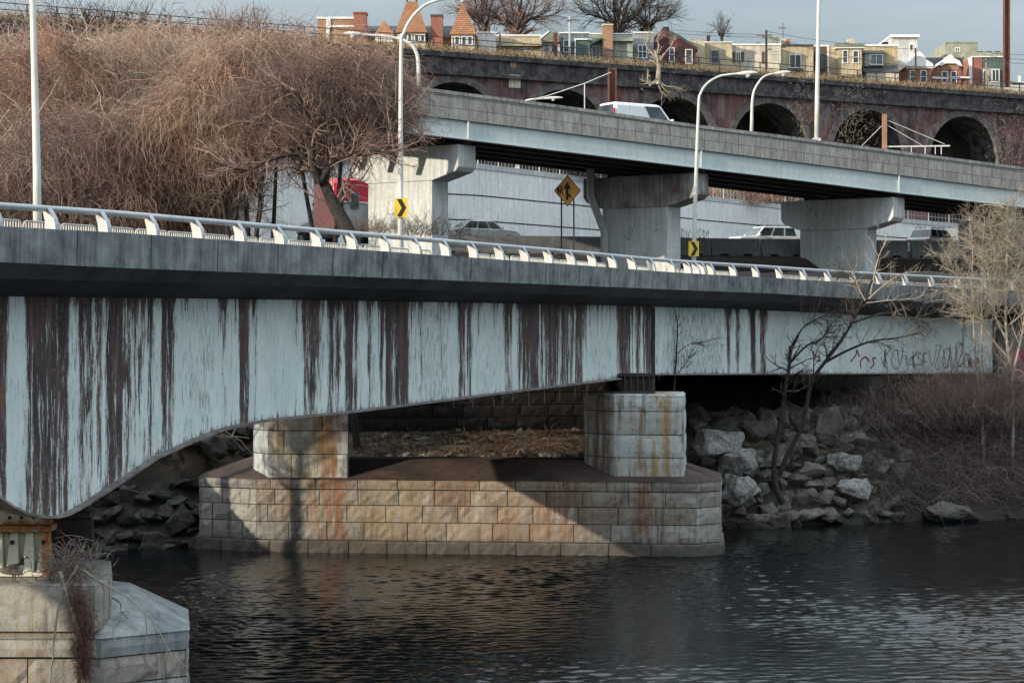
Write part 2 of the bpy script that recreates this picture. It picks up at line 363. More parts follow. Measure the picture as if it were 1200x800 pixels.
n = NT('pale_limestone_boulder'); a = n.noise(n.pos, 2.2, 7, .7); b = n.noise(n.pos, 8, 6, .75)
col = n.mix(n.ramp(a, [(.3, 0.), (.65, 1.)]), (.15, .15, .145), (.4, .4, .385)); col = n.mix(n.m_('MULTIPLY', n.step(b, .5, .62), .8), col, (.05, .05, .048))
n.out(col, .9, n.bump(b, .9, .08)); M['rock_pale'] = n.m
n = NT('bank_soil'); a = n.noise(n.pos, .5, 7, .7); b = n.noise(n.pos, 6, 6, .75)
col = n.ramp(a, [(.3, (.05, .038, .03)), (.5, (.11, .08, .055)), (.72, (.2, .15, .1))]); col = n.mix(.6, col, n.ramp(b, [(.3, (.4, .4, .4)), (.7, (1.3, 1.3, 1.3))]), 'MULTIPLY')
zs = n.sep(n.pos)[2]; col = n.mix(n.m_('SUBTRACT', 1, n.step(zs, 4.2, 6.5)), col, (.42, .42, .42), 'MULTIPLY') if False else n.mix(n.m_('MULTIPLY', n.m_('SUBTRACT', 1, n.step(zs, 2.6, 3.6)), .75), col, (.02, .018, .015)); col = n.mix(n.m_('MULTIPLY', n.step(zs, 4.6, 5.3), .85), col, (.018, .014, .012)); c_ = n.noise(n.map(n.pos, (.5, 1.6, 1)), .9, 6, .75); col = n.mix(n.step(c_, .52, .6), col, (.025, .02, .016))  # darker among the rocks; upper band darkened to stand in for shade under the deck
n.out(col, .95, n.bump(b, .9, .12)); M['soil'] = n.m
n = NT('dark_river_water')
wv = n.map(n.pos, (.75, 1.15, 1)); w1 = n.noise(wv, 4.5, 3, .55, .6); w2 = n.noise(n.map(n.pos, (1.3, 1.9, 1), (0, 0, .5)), 9, 3, .55, .4); w3 = n.noise(n.pos, .18, 3, .5)
amp = n.ramp(w3, [(.3, .55), (.7, 1.)])
hgt = n.m_('MULTIPLY', n.m_('ADD', n.m_('MULTIPLY', w1, .7), n.m_('MULTIPLY', w2, .3)), amp)
n.b.inputs['IOR'].default_value = 1.33
n.out((.004, .006, .007), .04, n.bump(hgt, .6, .03), spec=.42); M['water'] = n.m
# ================================================================== ground, road, water
FOOT = [(-900, 60), (-240, 68.5), (-120, 75.5), (0, 83), (85, 85.5), (230, 87), (300, 89.5), (500, 92), (700, 94), (830, 94.5), (1000, 97.2), (1200, 99.5), (1500, 102), (2300, 104)]
WALL = [(-300, 112), (200, 130), (300, 135), (400, 142), (565, 154), (700, 166), (800, 177), (900, 188), (1000, 198), (1130, 206), (1400, 222), (2300, 250)]
WALLTOP = [(200, 186), (450, 187), (565, 194), (700, 211), (817, 230), (960, 246), (1040, 256), (1130, 264), (1300, 276), (2300, 290)]
def sm(a, b, x):
    t = min(1, max(0, (x-a)/(b-a))); return t*t*(3-2*t)
JERS = [(200, 123), (512, 128), (1270, 140), (1500, 143), (2300, 150)]
def road_z(d): return CH+5.2+max(0, d-140)*.02
def ground_z(u, d):
    t = d-itp(u, FOOT)
    z = itp(t, [(-30, -4), (0, -.35), (.6, .2), (4.6, 4.5), (12, 6.3), (20, 8.5), (26, CH+1.2)]) if t < 26 else CH+1.2
    if 330 < u < 790 and t < 26:
        z2 = itp(t, [(-30, -4), (0, -.35), (1.2, 2.0), (2.4, 3.1), (9, 3.75), (11.5, 3.95), (15, 4.3), (20, 8.6), (26, CH+1.2)]); k_ = sm(330, 400, u)*(1-sm(720, 790, u)); z = z+(z2-z)*k_
    z = z+(CH+3.3-z)*sm(112, 121, d) if d > 112 else z
    w = itp(u, WALL)
    dj = itp(u, JERS)
    if d > dj-3.5: z = z+(CH+4.6-z)*sm(dj-3.5, dj-1.5, d)
    if d > dj+.6: z = max(z, road_z(min(d, w))-.06)
    if d >= w+3.5: z = Zr(itp(u, WALLTOP), w)-.35
    hill = itp(d, [(86, 2), (91, 5), (100, CH+2.5), (110, CH+7), (130, CH+14), (150, CH+18.6), (180, CH+23.8), (200, CH+27.2), (215, CH+28), (400, CH+28)])
    if u < 100: hill = max(hill, itp(t, [(3, 4.4), (8, 7.2), (14, CH+3), (20, CH+4)])*(1-sm(-60, 100, u)))  # left bank raised out of view to block low sun on the rocks
    edge = 245+max(0, d-140)*2.6
    z = z+(hill-z)*(1-sm(edge-45, edge+45, u)) if (t > 3 and hill > z) else z
    dv = 205*4380/(4850-min(u, 3500)) if u < 3500 else 1e9
    if d > dv+6: z = CH+27.7
    return z
us = [-1400+40*i for i in range(0, 30)]+[-200+12*i for i in range(0, 126)]+[1312+50*i for i in range(0, 24)]
ds = [70, 78]+[82+.6*i for i in range(0, 46)]+[110+1.5*i for i in range(0, 8)]+[122+.8*i for i in range(0, 30)]+[146+2*i for i in range(0, 61)]+[270, 300, 360, 480, 700, 1100, 1800, 3000]
mb = MB(); nr = random.Random(3)
mb.grid([[(*XY(u, d), ground_z(u, d)+(nr.uniform(-.12, .12) if d < 122 else 0)) for u in us] for d in ds])
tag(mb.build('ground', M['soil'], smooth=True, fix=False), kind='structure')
# the river is a real rippled sheet: many small crossing wavelets, calmer further out
rw_ = np.random.default_rng(77)
def wavy(X, Y):
    H = np.zeros_like(X); fade = np.clip((Y-42)/4, 0, 1)
    gust = .58+.42*np.sin(X*.21+1.3*np.sin(Y*.11))*np.sin(Y*.16+.7*np.sin(X*.13)+1)
    for _ in range(46):
        lam = .18*(4.8**rw_.uniform(0, 1)); a = rw_.normal(-1.25, .62); k = 2*np.pi/lam; ph = k*(X*math.cos(a)+Y*math.sin(a))+rw_.uniform(0, 6.28)+.8*np.sin(X*rw_.uniform(.3, .9)+Y*rw_.uniform(.2, .7))
        s_ = np.sin(ph); H += (WSL/math.sqrt(46)*1.41/k)*(s_+.25*np.cos(2*ph))
    return H*fade*gust
WSL = .2
uw = np.concatenate([np.linspace(-170, 80, 50), np.linspace(84, 1230, 660), np.linspace(1236, 1370, 30)]); dw = np.concatenate([np.arange(42, 47, .1), np.arange(47, 66, .045), np.arange(66, 84, .07), np.arange(84, 106, .12)])
DD, UU = np.meshgrid(dw, uw, indexing='ij'); XX = (UU-600)/F*DD; ZZ = wavy(XX, DD)
nu = len(uw); q0 = (np.arange(len(dw)-1)[:, None]*nu+np.arange(nu-1)[None, :]).ravel(); QQ = np.stack([q0, q0+1, q0+nu+1, q0+nu], 1)
tag(np_obj('river', np.stack([XX, DD, ZZ], -1).reshape(-1, 3), QQ, np.zeros(len(QQ)), M['water']), kind='structure')
mb = MB()
for (u0, u1), yy in (((-3000, -169), (42, 60, 80, 106)), ((1369, 4200), (42, 60, 80, 106))): mb.grid([[(*XY(u, d), -.01) for u in (u0, u1)] for d in yy])
mb.add([(*XY(-3000, 42), -.01), (-60, -90, -.01), (60, -90, -.01), (*XY(4200, 42), -.01), (*XY(1369, 42), -.01), (*XY(-169, 42), -.01)], [(0, 1, 2, 3, 4, 5)])
tag(mb.build('river', M['water'], fix=False), kind='structure')
mb = MB()
mb.grid([[(*XY(u, itp(u, JERS)+.5+(itp(u, WALL)-itp(u, JERS)-1)*f), road_z(itp(u, JERS)+.5+(itp(u, WALL)-itp(u, JERS)-1)*f)) for u in range(300, 1500, 40)] for f in (0, .2, .4, .6, .8, 1.)])
tag(mb.build('highway', M['asphalt'], fix=False), kind='structure')
mb = MB()
for k in range(10):
    u = 320+k*110
    mb.add([(*XY(u, 131.6), road_z(131.6)+.012), (*XY(u+40, 131.6), road_z(131.6)+.012), (*XY(u+40, 131.8), road_z(131.8)+.012), (*XY(u, 131.8), road_z(131.8)+.012)], [(0, 1, 2, 3)])
tag(mb.build('lane_marking', M['white_paint'], fix=False), kind='structure')

# ================================================================== river bridge
STAB = [(-400, 51*(2140)/1740), (0, 51), (700, 51*1040/1740), (765, 28.5), (830, 26.9), (900, 25.6), (1000, 24.2), (1130, 22.9), (1320, 21.4)]
raw = np.array([XY(px, F/itp(px, STAB)) for px in range(-400, 1325, 6)])
for _ in range(40):                                                  # even out the corners of the plan curve
    raw[1:-1] = .5*raw[1:-1]+.25*(raw[:-2]+raw[2:])
du = unit(raw[1]-raw[0]); raw = np.vstack([[raw[0]-du*L for L in (34, 24, 16, 10, 5)], raw])
arc = np.concatenate([[0], np.cumsum(np.linalg.norm(np.diff(raw, axis=0), axis=1))])
SMAX = arc[-1]
def on_axis(s, off=0.0):
    """point at arc length s, moved 'off' metres away from the viewer across the deck; also tangent and outward normal"""
    x = np.interp(s, arc, raw[:, 0]); y = np.interp(s, arc, raw[:, 1])
    x2 = np.interp(s+.5, arc, raw[:, 0]); y2 = np.interp(s+.5, arc, raw[:, 1]); x1 = np.interp(s-.5, arc, raw[:, 0]); y1 = np.interp(s-.5, arc, raw[:, 1])
    t = np.array([x2-x1, y2-y1]); t /= np.linalg.norm(t); nn = np.array([t[1], -t[0]])
    return np.array([x, y])-nn*off, t, nn
def zt_tab(vals): return list(zip((-400, 0, 150, 700, 765, 900, 1130, 1320), vals))
Z_TOP = zt_tab((2.33, 2.35, 2.4, 2.39, 2.37, 2.34, 2.07, 1.87)); Z_FAS = zt_tab((1.5, 1.53, 1.52, 1.62, 1.64, 1.62, 1.26, 1.06))
Z_BEV = zt_tab((1.13, 1.157, 1.2, 1.28, 1.27, 1.24, .86, .66)); Z_GT = zt_tab((.7, .73, .77, .91, .92, .88, .5, .33)); Z_DECK = zt_tab((1.45, 1.45, 1.45, 1.47, 1.45, 1.42, 1.14, .95))
def zz(tab, s):
    p, _, _ = on_axis(s); px = PX(p[0], max(p[1], 20)) if p[1] > 25 else -400
    return CH+itp(px, tab)
stn = [arc[0]+k*(SMAX-arc[0])/150 for k in range(151)]
GEND = 0
s_of_px = lambda px, off=0.0: float(np.interp(px, *map(np.array, zip(*[(PX(*on_axis(s, off)[0]), s) for s in np.linspace(45, SMAX-.6, 500)]))))
bridge = thing('road_bridge', 'pale blue steel girder road bridge streaked with rust, crossing the river on granite piers', 'bridge', (0, 70, 0))
def sweep(prof, name, mat, s0=0.0, s1=None, parent=bridge, smooth=False):
    mb = MB(); rows = []
    for s in [q for q in stn if s0 <= q <= (s1 or SMAX)]:
        rows.append([(*on_axis(s, off)[0], z(s)) for off, z in prof])
    m = len(prof); mb.grid(rows, close=True)
    b = len(rows)-1
    mb.add(rows[0], [tuple(range(m))]); mb.add(rows[b], [tuple(range(m))])
    return mb.build(name, mat, parent, smooth=smooth)
L = lambda tab, dz=0.0: (lambda s: zz(tab, s)+dz)
sweep([(0, L(Z_TOP)), (0.03, L(Z_FAS)), (.42, L(Z_TOP, -.9)), (.42, L(Z_TOP))], 'parapet', M['conc_dark'])
mb = MB()
for s in np.arange(10, SMAX-2, 3.05):
    p, t, nn = on_axis(s, 0); mb.bar((*(p+nn*.001), zz(Z_TOP, s)-.01), (*(p-nn*.028), zz(Z_FAS, s)+.02), .035, .008)
mb.build('joint', M['mortar'], bridge)
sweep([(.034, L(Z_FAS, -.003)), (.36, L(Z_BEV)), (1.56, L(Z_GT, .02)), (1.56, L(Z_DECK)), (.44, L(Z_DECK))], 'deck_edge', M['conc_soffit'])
sweep([(1.57, L(Z_GT, .022)), (13.2, L(Z_GT, .022)), (13.2, L(Z_DECK)), (1.57, L(Z_DECK))], 'deck', M['asphalt'])
sweep([(13.21, L(Z_GT, .02)), (14.5, L(Z_BEV)), (14.6, L(Z_FAS)), (14.6, L(Z_TOP)), (14.2, L(Z_TOP)), (14.15, L(Z_DECK)), (13.21, L(Z_DECK))], 'parapet', M['conc_dark'])
# --- haunched girders
GB = [(-400, 372), (-170, 385), (-110, 470), (-60, 545), (0, 586), (15, 597), (42, 604.5), (67, 604.5), (90, 593), (135, 564), (180, 534), (220, 516.5), (253, 503), (270, 499), (315, 490.5), (387, 483.5), (408, 481.5), (497, 470.7), (587, 459.5), (664, 450), (763, 438), (900, 437.5), (1130, 437), (1330, 437)]  # left of view the girders are made shallow so sun reaches the near pier
GO = 1.5
sg = np.linspace(0, SMAX-.5, 700); gp = [on_axis(s, GO)[0] for s in sg]
gz = np.array([Zr(itp(PX(*p), GB), p[1]) if p[1] > 36 else CH-2.2 for p in gp])
def girder_bottom(s): return float(np.interp(s, sg, gz))
BANDS = [(-400, -300, .7), (-280, -200, .4), (-180, -60, .75), (-40, 8, .85), (30, 82, .83), (88, 122, .56), (122, 144, .86), (144, 180, .62), (188, 204, .8), (258, 275, .36), (279, 293, .88), (294, 303, .5), (345, 351, .5), (353, 379, .6), (383, 400, .72), (402, 420, .84), (428, 437, .68), (445, 482, .93), (484, 498, .5), (512, 520, .3), (534, 548, .66), (547, 553, .8), (575, 581, .36), (591, 601, .78), (606, 632, .97), (632, 688, .75), (690, 700, .35), (721, 757, .72), (753, 764, .95), (851, 856, .78), (862, 868, .8), (878, 886, .88), (889, 899, .62), (1060, 1064, .4), (1126, 1132, .5)]
GREYS = [(210, 252, .42), (232, 250, .5), (310, 340, .3), (486, 530, .48), (552, 590, .4), (690, 720, .4), (775, 850, .52), (900, 960, .34), (960, 1165, .28), (300, 312, .3)]
sE = s_of_px(1163, GO); s0 = 6.0
sw = np.linspace(s0, sE, 1700); rr = np.random.default_rng(5)
def soft(px, bands, e=3.0):
    v = 0
    for a, b, k in bands:
        v = max(v, k*min(1, max(0, (px-a+e)/(2*e)))*min(1, max(0, (b+e-px)/(2*e))))
    return v
rows, uvs, stain, grey = [], [], [], []
NR = 20; cj = 0.0
dr_ = random.Random(15)
BANDS += [(q, q+dr_.uniform(1, 5), dr_.uniform(.25, .6)) for q in [dr_.uniform(0, 760) for _ in range(46)]]
GAPS = [(q, q+dr_.uniform(.3, 3), dr_.uniform(.25, .75)) for q in [dr_.uniform(-10, 760) for _ in range(100)]]
GREYS += [(q, q+dr_.uniform(6, 22), dr_.uniform(.25, .5)) for q in [dr_.uniform(0, 1160) for _ in range(34)]]
for s in sw:
    p, t, nn = on_axis(s, GO); zb = girder_bottom(s); ztop = zz(Z_GT, s)+.03; px = PX(*p)
    a, g = soft(px, BANDS), soft(px, GREYS, 6)
    a = (a*1.2 if a > .5 else a)*(1-soft(px, GAPS, 1.2))
    r = []
    cj = .55*cj+rr.normal(0, .085); run = rr.uniform(0, 1)
    for k in range(NR+1):
        f = k/NR; z = zb+(ztop-zb)*f; r.append((p[0], p[1], z)); uvs.append((s, z))
        low = .42*max(0, 1-(z-zb)/.22)                              # rust gathers along the bottom edge
        av = a*(.8+.24*f)+cj*(a > .05)-(.55*(1-f)*(1-a) if a < .8 else .12*(1-f))+(.5*max(0, 1-(ztop-z)/.35)*run if a > .02 else .3*max(0, 1-(ztop-z)/.2)*run); stain.append(max(av, low)); grey.append(g)
    rows.append(r)
mb = MB(); mb.grid(rows); web = mb.build('girder', M['girder'], bridge, uv=uvs, fix=False)
for nm, arr in (('stain', stain), ('grey', grey)):
    at = web.data.attributes.new(nm, 'FLOAT', 'POINT'); at.data.foreach_set('value', np.array(arr, np.float32))
tag(web, 'pale blue web with dark rust streaks')
mb = MB(); fl = []
for s in np.linspace(s0, sE, 260):
    zb = girder_bottom(s); fl.append([(*on_axis(s, GO+o)[0], zb+dz) for o, dz in ((-.22, -.05), (.25, -.05), (.25, .012), (-.22, .012))])
mb.grid(fl, close=True); mb.build('flange', surf('flange_paint', (.1, .085, .085), (.24, .23, .23), 2.2, .85, .3), web)
mb = MB()
for px in (764, ):
    s = s_of_px(px, GO); p, t, nn = on_axis(s, GO); zb, ztop = girder_bottom(s), zz(Z_GT, s)
    mb.bar((*(p+nn*.06), zb), (*(p+nn*.06), ztop), .16, .1)
mb.build('stiffener', M['steel_dark'], web)
mb = MB()
for px, l in ((528, .25), (551, .35), (576, .45), (586, .5), (598, .4), (617, .6), (635, .55), (653, .6), (671, .5), (685, .5)):
    s = s_of_px(px, GO); p, t, nn = on_axis(s, GO-.1); zb = girder_bottom(s)
    mb.tube([(p[0], p[1], zb), (p[0], p[1], zb-.05-l)], [.02, .012], 5)
mb.build('drip_pipe', M['timber'], web)
SK = .43/.903
for off in (4.4, 7.2, 10.0, 13.0):
    mb = MB(); r = []
    for s in np.linspace(s0, sE-5, 200):
        p = on_axis(s, off)[0]; zb = girder_bottom(min(s+SK*(off-GO), SMAX-1))
        r.append([(*on_axis(s, off+o)[0], z) for o, z in ((-.03, zz(Z_GT, s)+.02), (-.03, zb), (-.22, zb), (-.22, zb-.05), (.22, zb-.05), (.22, zb), (.03, zb), (.03, zz(Z_GT, s)+.02))])
    mb.grid(r); mb.build('inner_girder', M['steel_dark'], bridge)
mb = MB()
for s in np.arange(10, sE-10, 7):
    for a, b in ((1.6, 4.3), (4.5, 7.1), (7.3, 9.9), (10.1, 12.9)):
        zc = zz(Z_GT, s)-.9; mb.bar((*on_axis(s, a)[0], zc), (*on_axis(s, b)[0], zc), .2, .9)
mb.build('cross_beam', M['steel_dark'], bridge)

# --- graffiti sprayed along the right-hand end of the girder (illegible tags) as thin paint strokes
GL = [[(.8, .85), (.45, 1), (.1, .6), (.15, .2), (.5, 0), (.85, .2)], [(.1, 1), (.12, .4), (.4, 0), (.75, .3), (.8, 1)], [(.15, 0), (.2, .5), (.2, 1), (.2, .5), (.8, 1), (.3, .55), (.85, 0)], [(.15, 0), (.15, .95), (.8, 1), (.2, .9), (.2, .5), (.65, .55)], [(.8, .85), (.4, 1), (.2, .75), (.5, .5), (.8, .28), (.45, 0), (.1, .15)],
      [(.5, 1), (.12, .6), (.3, .05), (.75, .15), (.85, .7), (.5, 1)], [(.1, 0), (.25, .9), (.5, .2), (.7, .95), (.9, 0)], [(.1, 0), (.45, 1), (.85, 0), (.65, .45), (.2, .4)], [(.2, 0), (.15, 1), (.7, .95), (.75, .6), (.2, .5), (.85, 0)], [(.1, .9), (.5, 0), (.95, 1)], [(.05, 1), (.9, .95), (.15, .1), (.95, .05)]]
def scribble(rng, n, h):
    if rng.random() < .75:
        g = rng.choice(GL); j = lambda: rng.uniform(-.06, .06); pts = [(a+j(), b+j()) for a, b in g]
        out = []
        for i in range(len(pts)-1):
            p0 = pts[max(i-1, 0)]; p1 = pts[i]; p2 = pts[i+1]; p3 = pts[min(i+2, len(pts)-1)]
            for k in range(6):
                t = k/6; out.append(tuple(.5*(2*b+(c-a)*t+(2*a-5*b+4*c-d)*t*t+(3*b-a-3*c+d)*t**3) for a, b, c, d in zip(p0, p1, p2, p3)))
        return out+[pts[-1]]
    return scrawl(rng, n, h)
def scrawl(rng, n, h):
    """one letter-like tag stroke in a unit box"""
    pts = [(rng.uniform(0, .3), rng.uniform(.1, .9))]
    for _ in range(n): pts.append((min(1, max(0, pts[-1][0]+rng.uniform(-.45, .6))), rng.choice((rng.uniform(0, .25), rng.uniform(.75, 1), rng.uniform(.3, .7)))))
    out = []
    for i in range(len(pts)-1):
        p0 = pts[max(i-1, 0)]; p1 = pts[i]; p2 = pts[i+1]; p3 = pts[min(i+2, len(pts)-1)]
        for k in range(5):
            t = k/5
            out.append(tuple(.5*(2*b+(c-a)*t+(2*a-5*b+4*c-d)*t*t+(3*b-a-3*c+d)*t**3) for a, b, c, d in zip(p0, p1, p2, p3)))
    return out+[pts[-1]]
def strokes(mb, lines, place, w):
    """flat ribbons for 2-D strokes, mapped to the surface by place(a, b)"""
    for pl in lines:
        for (a0, b0), (a1, b1) in zip(pl, pl[1:]):
            L_ = math.hypot(a1-a0, b1-b0)
            if L_ < 1e-5: continue
            nx, ny = -(b1-b0)/L_*w/2, (a1-a0)/L_*w/2; ex, ey = (a1-a0)/L_*w*.3, (b1-b0)/L_*w*.3
            mb.add([place(a0+nx-ex, b0+ny-ey), place(a0-nx-ex, b0-ny-ey), place(a1-nx+ex, b1-ny+ey), place(a1+nx+ex, b1+ny+ey)], [(0, 1, 2, 3)])
def girder_place(layer):
    def f(a, b):
        p, t, nn = on_axis(a, GO-.012-layer); return (p[0], p[1], b)
    return f
M['spray_black'] = surf('black_spray_paint', (.02, .02, .024), (.06, .06, .065), 3, .7, .05)
M['spray_red'] = surf('crimson_spray_paint', (.2, .015, .04), (.3, .03, .07), 3, .7, .05)
M['spray_white'] = surf('white_spray_paint', (.6, .6, .58), (.7, .7, .68), 3, .7, .05)
rg = random.Random(21)
mb = MB()
for px in (1030, 1037, 1044, 1050, 1056, 1063, 1068, 1074, 1081, 1088, 1095, 1104, 1112, 1120, 1128):
    s = s_of_px(px, GO); wd = rg.uniform(.4, .75); h = rg.uniform(.6, 1.2); z0 = girder_bottom(s)+rg.uniform(.15, .4)
    if px >= 1100: h *= 1.25; wd = .65
    for _ in range(1 if px < 1100 else 2): strokes(mb, [[(s+a*wd, z0+b*h) for a, b in scribble(rg, rg.randint(3, 5), 1)]], girder_place(.0), .036)
tag(mb.build('graffiti', M['spray_black'], web, fix=False), 'black graffiti tags near the end of the girder')
mb = MB()
for px in (950, 958, 996, 1008, 1020, 1133, 1141):
    s = s_of_px(px, GO); z0 = girder_bottom(s)+(.55 if px < 1000 else .2)
    strokes(mb, [[(s+a*.7, z0+b*.6) for a, b in scrawl(rg, 4, 1)]], girder_place(.006), .07)
tag(mb.build('graffiti', M['spray_red'], web, fix=False), 'crimson graffiti strokes')

# --- tubular railing on the parapet
rail = thing('bridge_railing', 'tubular metal railing on curved posts along the top of the dark concrete bridge parapet', 'railing', (*on_axis(60)[0], zz(Z_TOP, 60)))
mb = MB(); sr = np.linspace(8, SMAX-1, 120)
mb.tube([(*on_axis(s, .33)[0], zz(Z_TOP, s)+.5) for s in sr], .078, 10); mb.build('rail', M['alu'], rail, smooth=True)
s_first = s_of_px(60, .2); sp = 2.06
plist = [s_first+k*sp for k in range(-12, 40) if PX(*on_axis(s_first+k*sp, .2)[0]) < 800 and s_first+k*sp > 9]
sj = s_of_px(806, .2); plist += [sj, sj+.85, sj+1.5, sj+2.3]; q = sj+2.3+2.06
while q < SMAX-1.5: plist.append(q); q += 2.06
prof_p = [(.0, .0), (.3, .0), (.285, .12), (.24, .26), (.15, .4), (.06, .52), (-.05, .56), (-.1, .5), (-.07, .38), (-.02, .2)]
for s in plist:
    p, t, nn = on_axis(s, .34); z0 = zz(Z_TOP, s)-.004; t3 = V((t[0], t[1], 0))
    mb = MB(); mb.extrude([(p[0]+nn[0]*a-t[0]*.03, p[1]+nn[1]*a-t[1]*.03, z0+b) for a, b in prof_p], t3*.06)
    po = mb.build('post', M['white_paint'], rail)
    mb = MB(); edge = prof_p[1:6]
    for (a0, b0), (a1, b1) in zip(edge, edge[1:]):
        mb.extrude([(p[0]+nn[0]*a-t[0]*.085, p[1]+nn[1]*a-t[1]*.085, z0+b+.002) for a, b in ((a0+.003, b0), (a0+.03, b0), (a1+.03, b1), (a1+.003, b1))], t3*.17)
    mb.build('flange', M['alu'], po)

# --- low white crowd barriers standing on the deck just behind the parapet
def barrier():
    r = thing('crowd_barrier', 'white barred crowd barrier in the row behind the bridge railing', 'barrier', (0, 0, 0), 'white barred barriers lined up behind the bridge railing')
    mb = MB(); w = 1.42; h = 1.14; c = .12
    loop = [(-w/2, .1), (-w/2, h-c), (-w/2+.04, h-.03), (-w/2+c, h), (w/2-c, h), (w/2-.04, h-.03), (w/2, h-c), (w/2, .1)]
    mb.tube([(0, a, b) for a, b in loop], .024, 6); mb.tube([(0, -w/2, .22), (0, w/2, .22)], .018, 6)
    for e in (-w/2+.15, w/2-.15): mb.bar((-.28, e, .02), (.28, e, .02), .05, .03); mb.bar((0, e, .02), (0, e, .22), .04)
    mb.build('frame', M['white_paint'], r)
    mb = MB()
    for k in range(1, 14): mb.bar((0, -w/2+w*k/14, .22), (0, -w/2+w*k/14, h), .028)
    mb.build('bars', M['white_paint'], r); return r
proto = barrier(); first = True; s = s_of_px(-30, 1.1); gap = random.Random(4)
while s < s_of_px(1170, 1.1):
    px = PX(*on_axis(s, 1.1)[0])
    if not (500 < px < 560 and gap.random() < .5) and not (700 < px < 905 and gap.random() < .7):
        o = proto if first else copy_tree(proto); first = False
        p, t, nn = on_axis(s, 1.0+gap.uniform(-.04, .04)); o.location = (p[0], p[1], zz(Z_DECK, s)+.004); o.rotation_euler.z = math.atan2(-t[0], t[1])+gap.uniform(-.02, .02)
    s += 1.5+gap.uniform(-.03, .06)

# ================================================================== granite piers
def masonry_wall(mb, a, b, z0, rows, blen, seed, rough=.03, depth=.25, offs=0.0):
    """real stone blocks along the plan segment a-b; rows = list of heights"""
    rg = random.Random(seed); a = V((*a, 0)); b = V((*b, 0)); Lw = (b-a).length; u = (b-a)/Lw; nn = V((u.y, -u.x, 0)); z = z0
    for ri, h in enumerate(rows):
        x = -rg.uniform(.15, .85)*blen if Lw > blen*1.3 else 0
        while x < Lw-.02:
            l = blen*rg.uniform(.85, 1.15) if Lw > blen*1.3 else Lw
            x0, x1 = max(x, 0), min(x+l, Lw)
            if Lw-x1 < .35*blen: x1 = Lw; l = Lw-x
            if x1-x0 > .05:
                g = .018; c = .035; pr = rg.uniform(-.012, .02); nx, nz = max(2, int((x1-x0)/.22)), max(2, int(h/.2)); vs = []; fs = []
                def P(fx, fz, dn):
                    return a+u*(x0+g+(x1-x0-2*g)*fx)+V((0, 0, z+g+(h-2*g)*fz))+nn*(dn+offs)
                for j in range(nz+1):
                    for i in range(nx+1):
                        ed = i in (0, nx) or j in (0, nz)
                        vs.append(P(i/nx, j/nz, pr-(c if ed else 0)+(rg.uniform(-rough, rough)*(.4 if ed else 1))))
                for j in range(nz):
                    for i in range(nx): q = j*(nx+1)+i; fs.append((q, q+1, q+nx+2, q+nx+1))
                m = len(vs); vs += [P(0, 0, -depth), P(1, 0, -depth), P(1, 1, -depth), P(0, 1, -depth)]
                bot = list(range(nx+1)); top = [nz*(nx+1)+i for i in range(nx+1)]; lf = [j*(nx+1) for j in range(nz+1)]; rt = [j*(nx+1)+nx for j in range(nz+1)]
                fs += [tuple(bot[::-1])+(m, m+1), tuple(top)+(m+2, m+3), tuple(lf)+(m+3, m), tuple(rt[::-1])+(m+1, m+2)]
                mb.add(vs, fs, rg.random())
            x += l
        z += h
def inset(poly, k):
    cx = sum(p[0] for p in poly)/len(poly); out = []; n = len(poly)
    for i in range(n):
        p0, p1, p2 = V(poly[i-1]), V(poly[i]), V(poly[(i+1) % n])
        n1 = V((-(p1-p0).y, (p1-p0).x)).normalized(); n2 = V((-(p2-p1).y, (p2-p1).x)).normalized()
        m = (n1+n2).normalized(); out.append(tuple(p1+m*(k/max(.35, m.dot(n1)))))
    return out
def pier_body(root, poly, rows, blen, foot, mat, seed, cap_h, slope, slope_in, cap_mat):
    mb = MB(); core = MB(); z = foot
    core.prism(inset(poly, .07), -3, foot+sum(rows)-.02); core.build('core', M['mortar'], root)
    fp = inset(poly, -.14); n = len(poly)
    for i in range(n): masonry_wall(mb, fp[i], fp[(i+1) % n], foot-.72, [.72], blen*1.02, seed+i)
    for i in range(n): masonry_wall(mb, poly[i], poly[(i+1) % n], foot, rows, blen, seed+20+i)
    base = mb.build('base', mat, root, fix=False)
    zt = foot+sum(rows); cp = inset(poly, -.03); cap = MB(); rg = random.Random(seed)
    for i in range(n): masonry_wall(cap, cp[i], cp[(i+1) % n], zt+.004, [cap_h], blen*1.05, seed+40+i, rough=.008)
    cap.build('cap', cap_mat[0], root, fix=False)
    top = MB(); top.prism(inset(cp, .13), zt+.02, zt+cap_h-.02); o = inset(cp, .0); ii = inset(cp, slope_in)
    top.add([(x, y, zt+cap_h-.01) for x, y in o]+[(x, y, zt+cap_h+slope) for x, y in ii], [(k, (k+1) % n, n+(k+1) % n, n+k) for k in range(n)]+[tuple(n+k for k in range(n))])
    top.build('sloped_top', cap_mat[1], root)
    return zt+cap_h
def column(root, poly, z0, rows, blen, mat, seed, top=.1):
    mb = MB(); core = MB(); n = len(poly); zt = z0+sum(rows)
    for i in range(n): masonry_wall(mb, poly[i], poly[(i+1) % n], z0, rows, blen, seed+i, rough=.007)
    core.prism(inset(poly, .08), z0, zt-.02); core.build('core', M['mortar'], root)
    ip = inset(poly, .015); mb.prism(ip, zt-.0, zt+top, tone=.7, top=inset(poly, .12))
    return mb.build('column', mat, root, fix=False)
def cc(pts): return [XY(*p) for p in pts]
pier = thing('bridge_pier', 'wide granite block bridge pier with two square columns standing mid river', 'pier', (*XY(540, 85), -3))
pp = cc([(233, 86.3), (300, 85.1), (817, 83.2), (845, 84.1), (845, 88.4), (815, 89.4), (300, 91.2), (245, 90.2)])
zc = pier_body(pier, pp, [.76, .7, .64], 1.68, .5, M['granite'], 100, .42, .72, 2.1, (M['granite'], M['cap_red']))
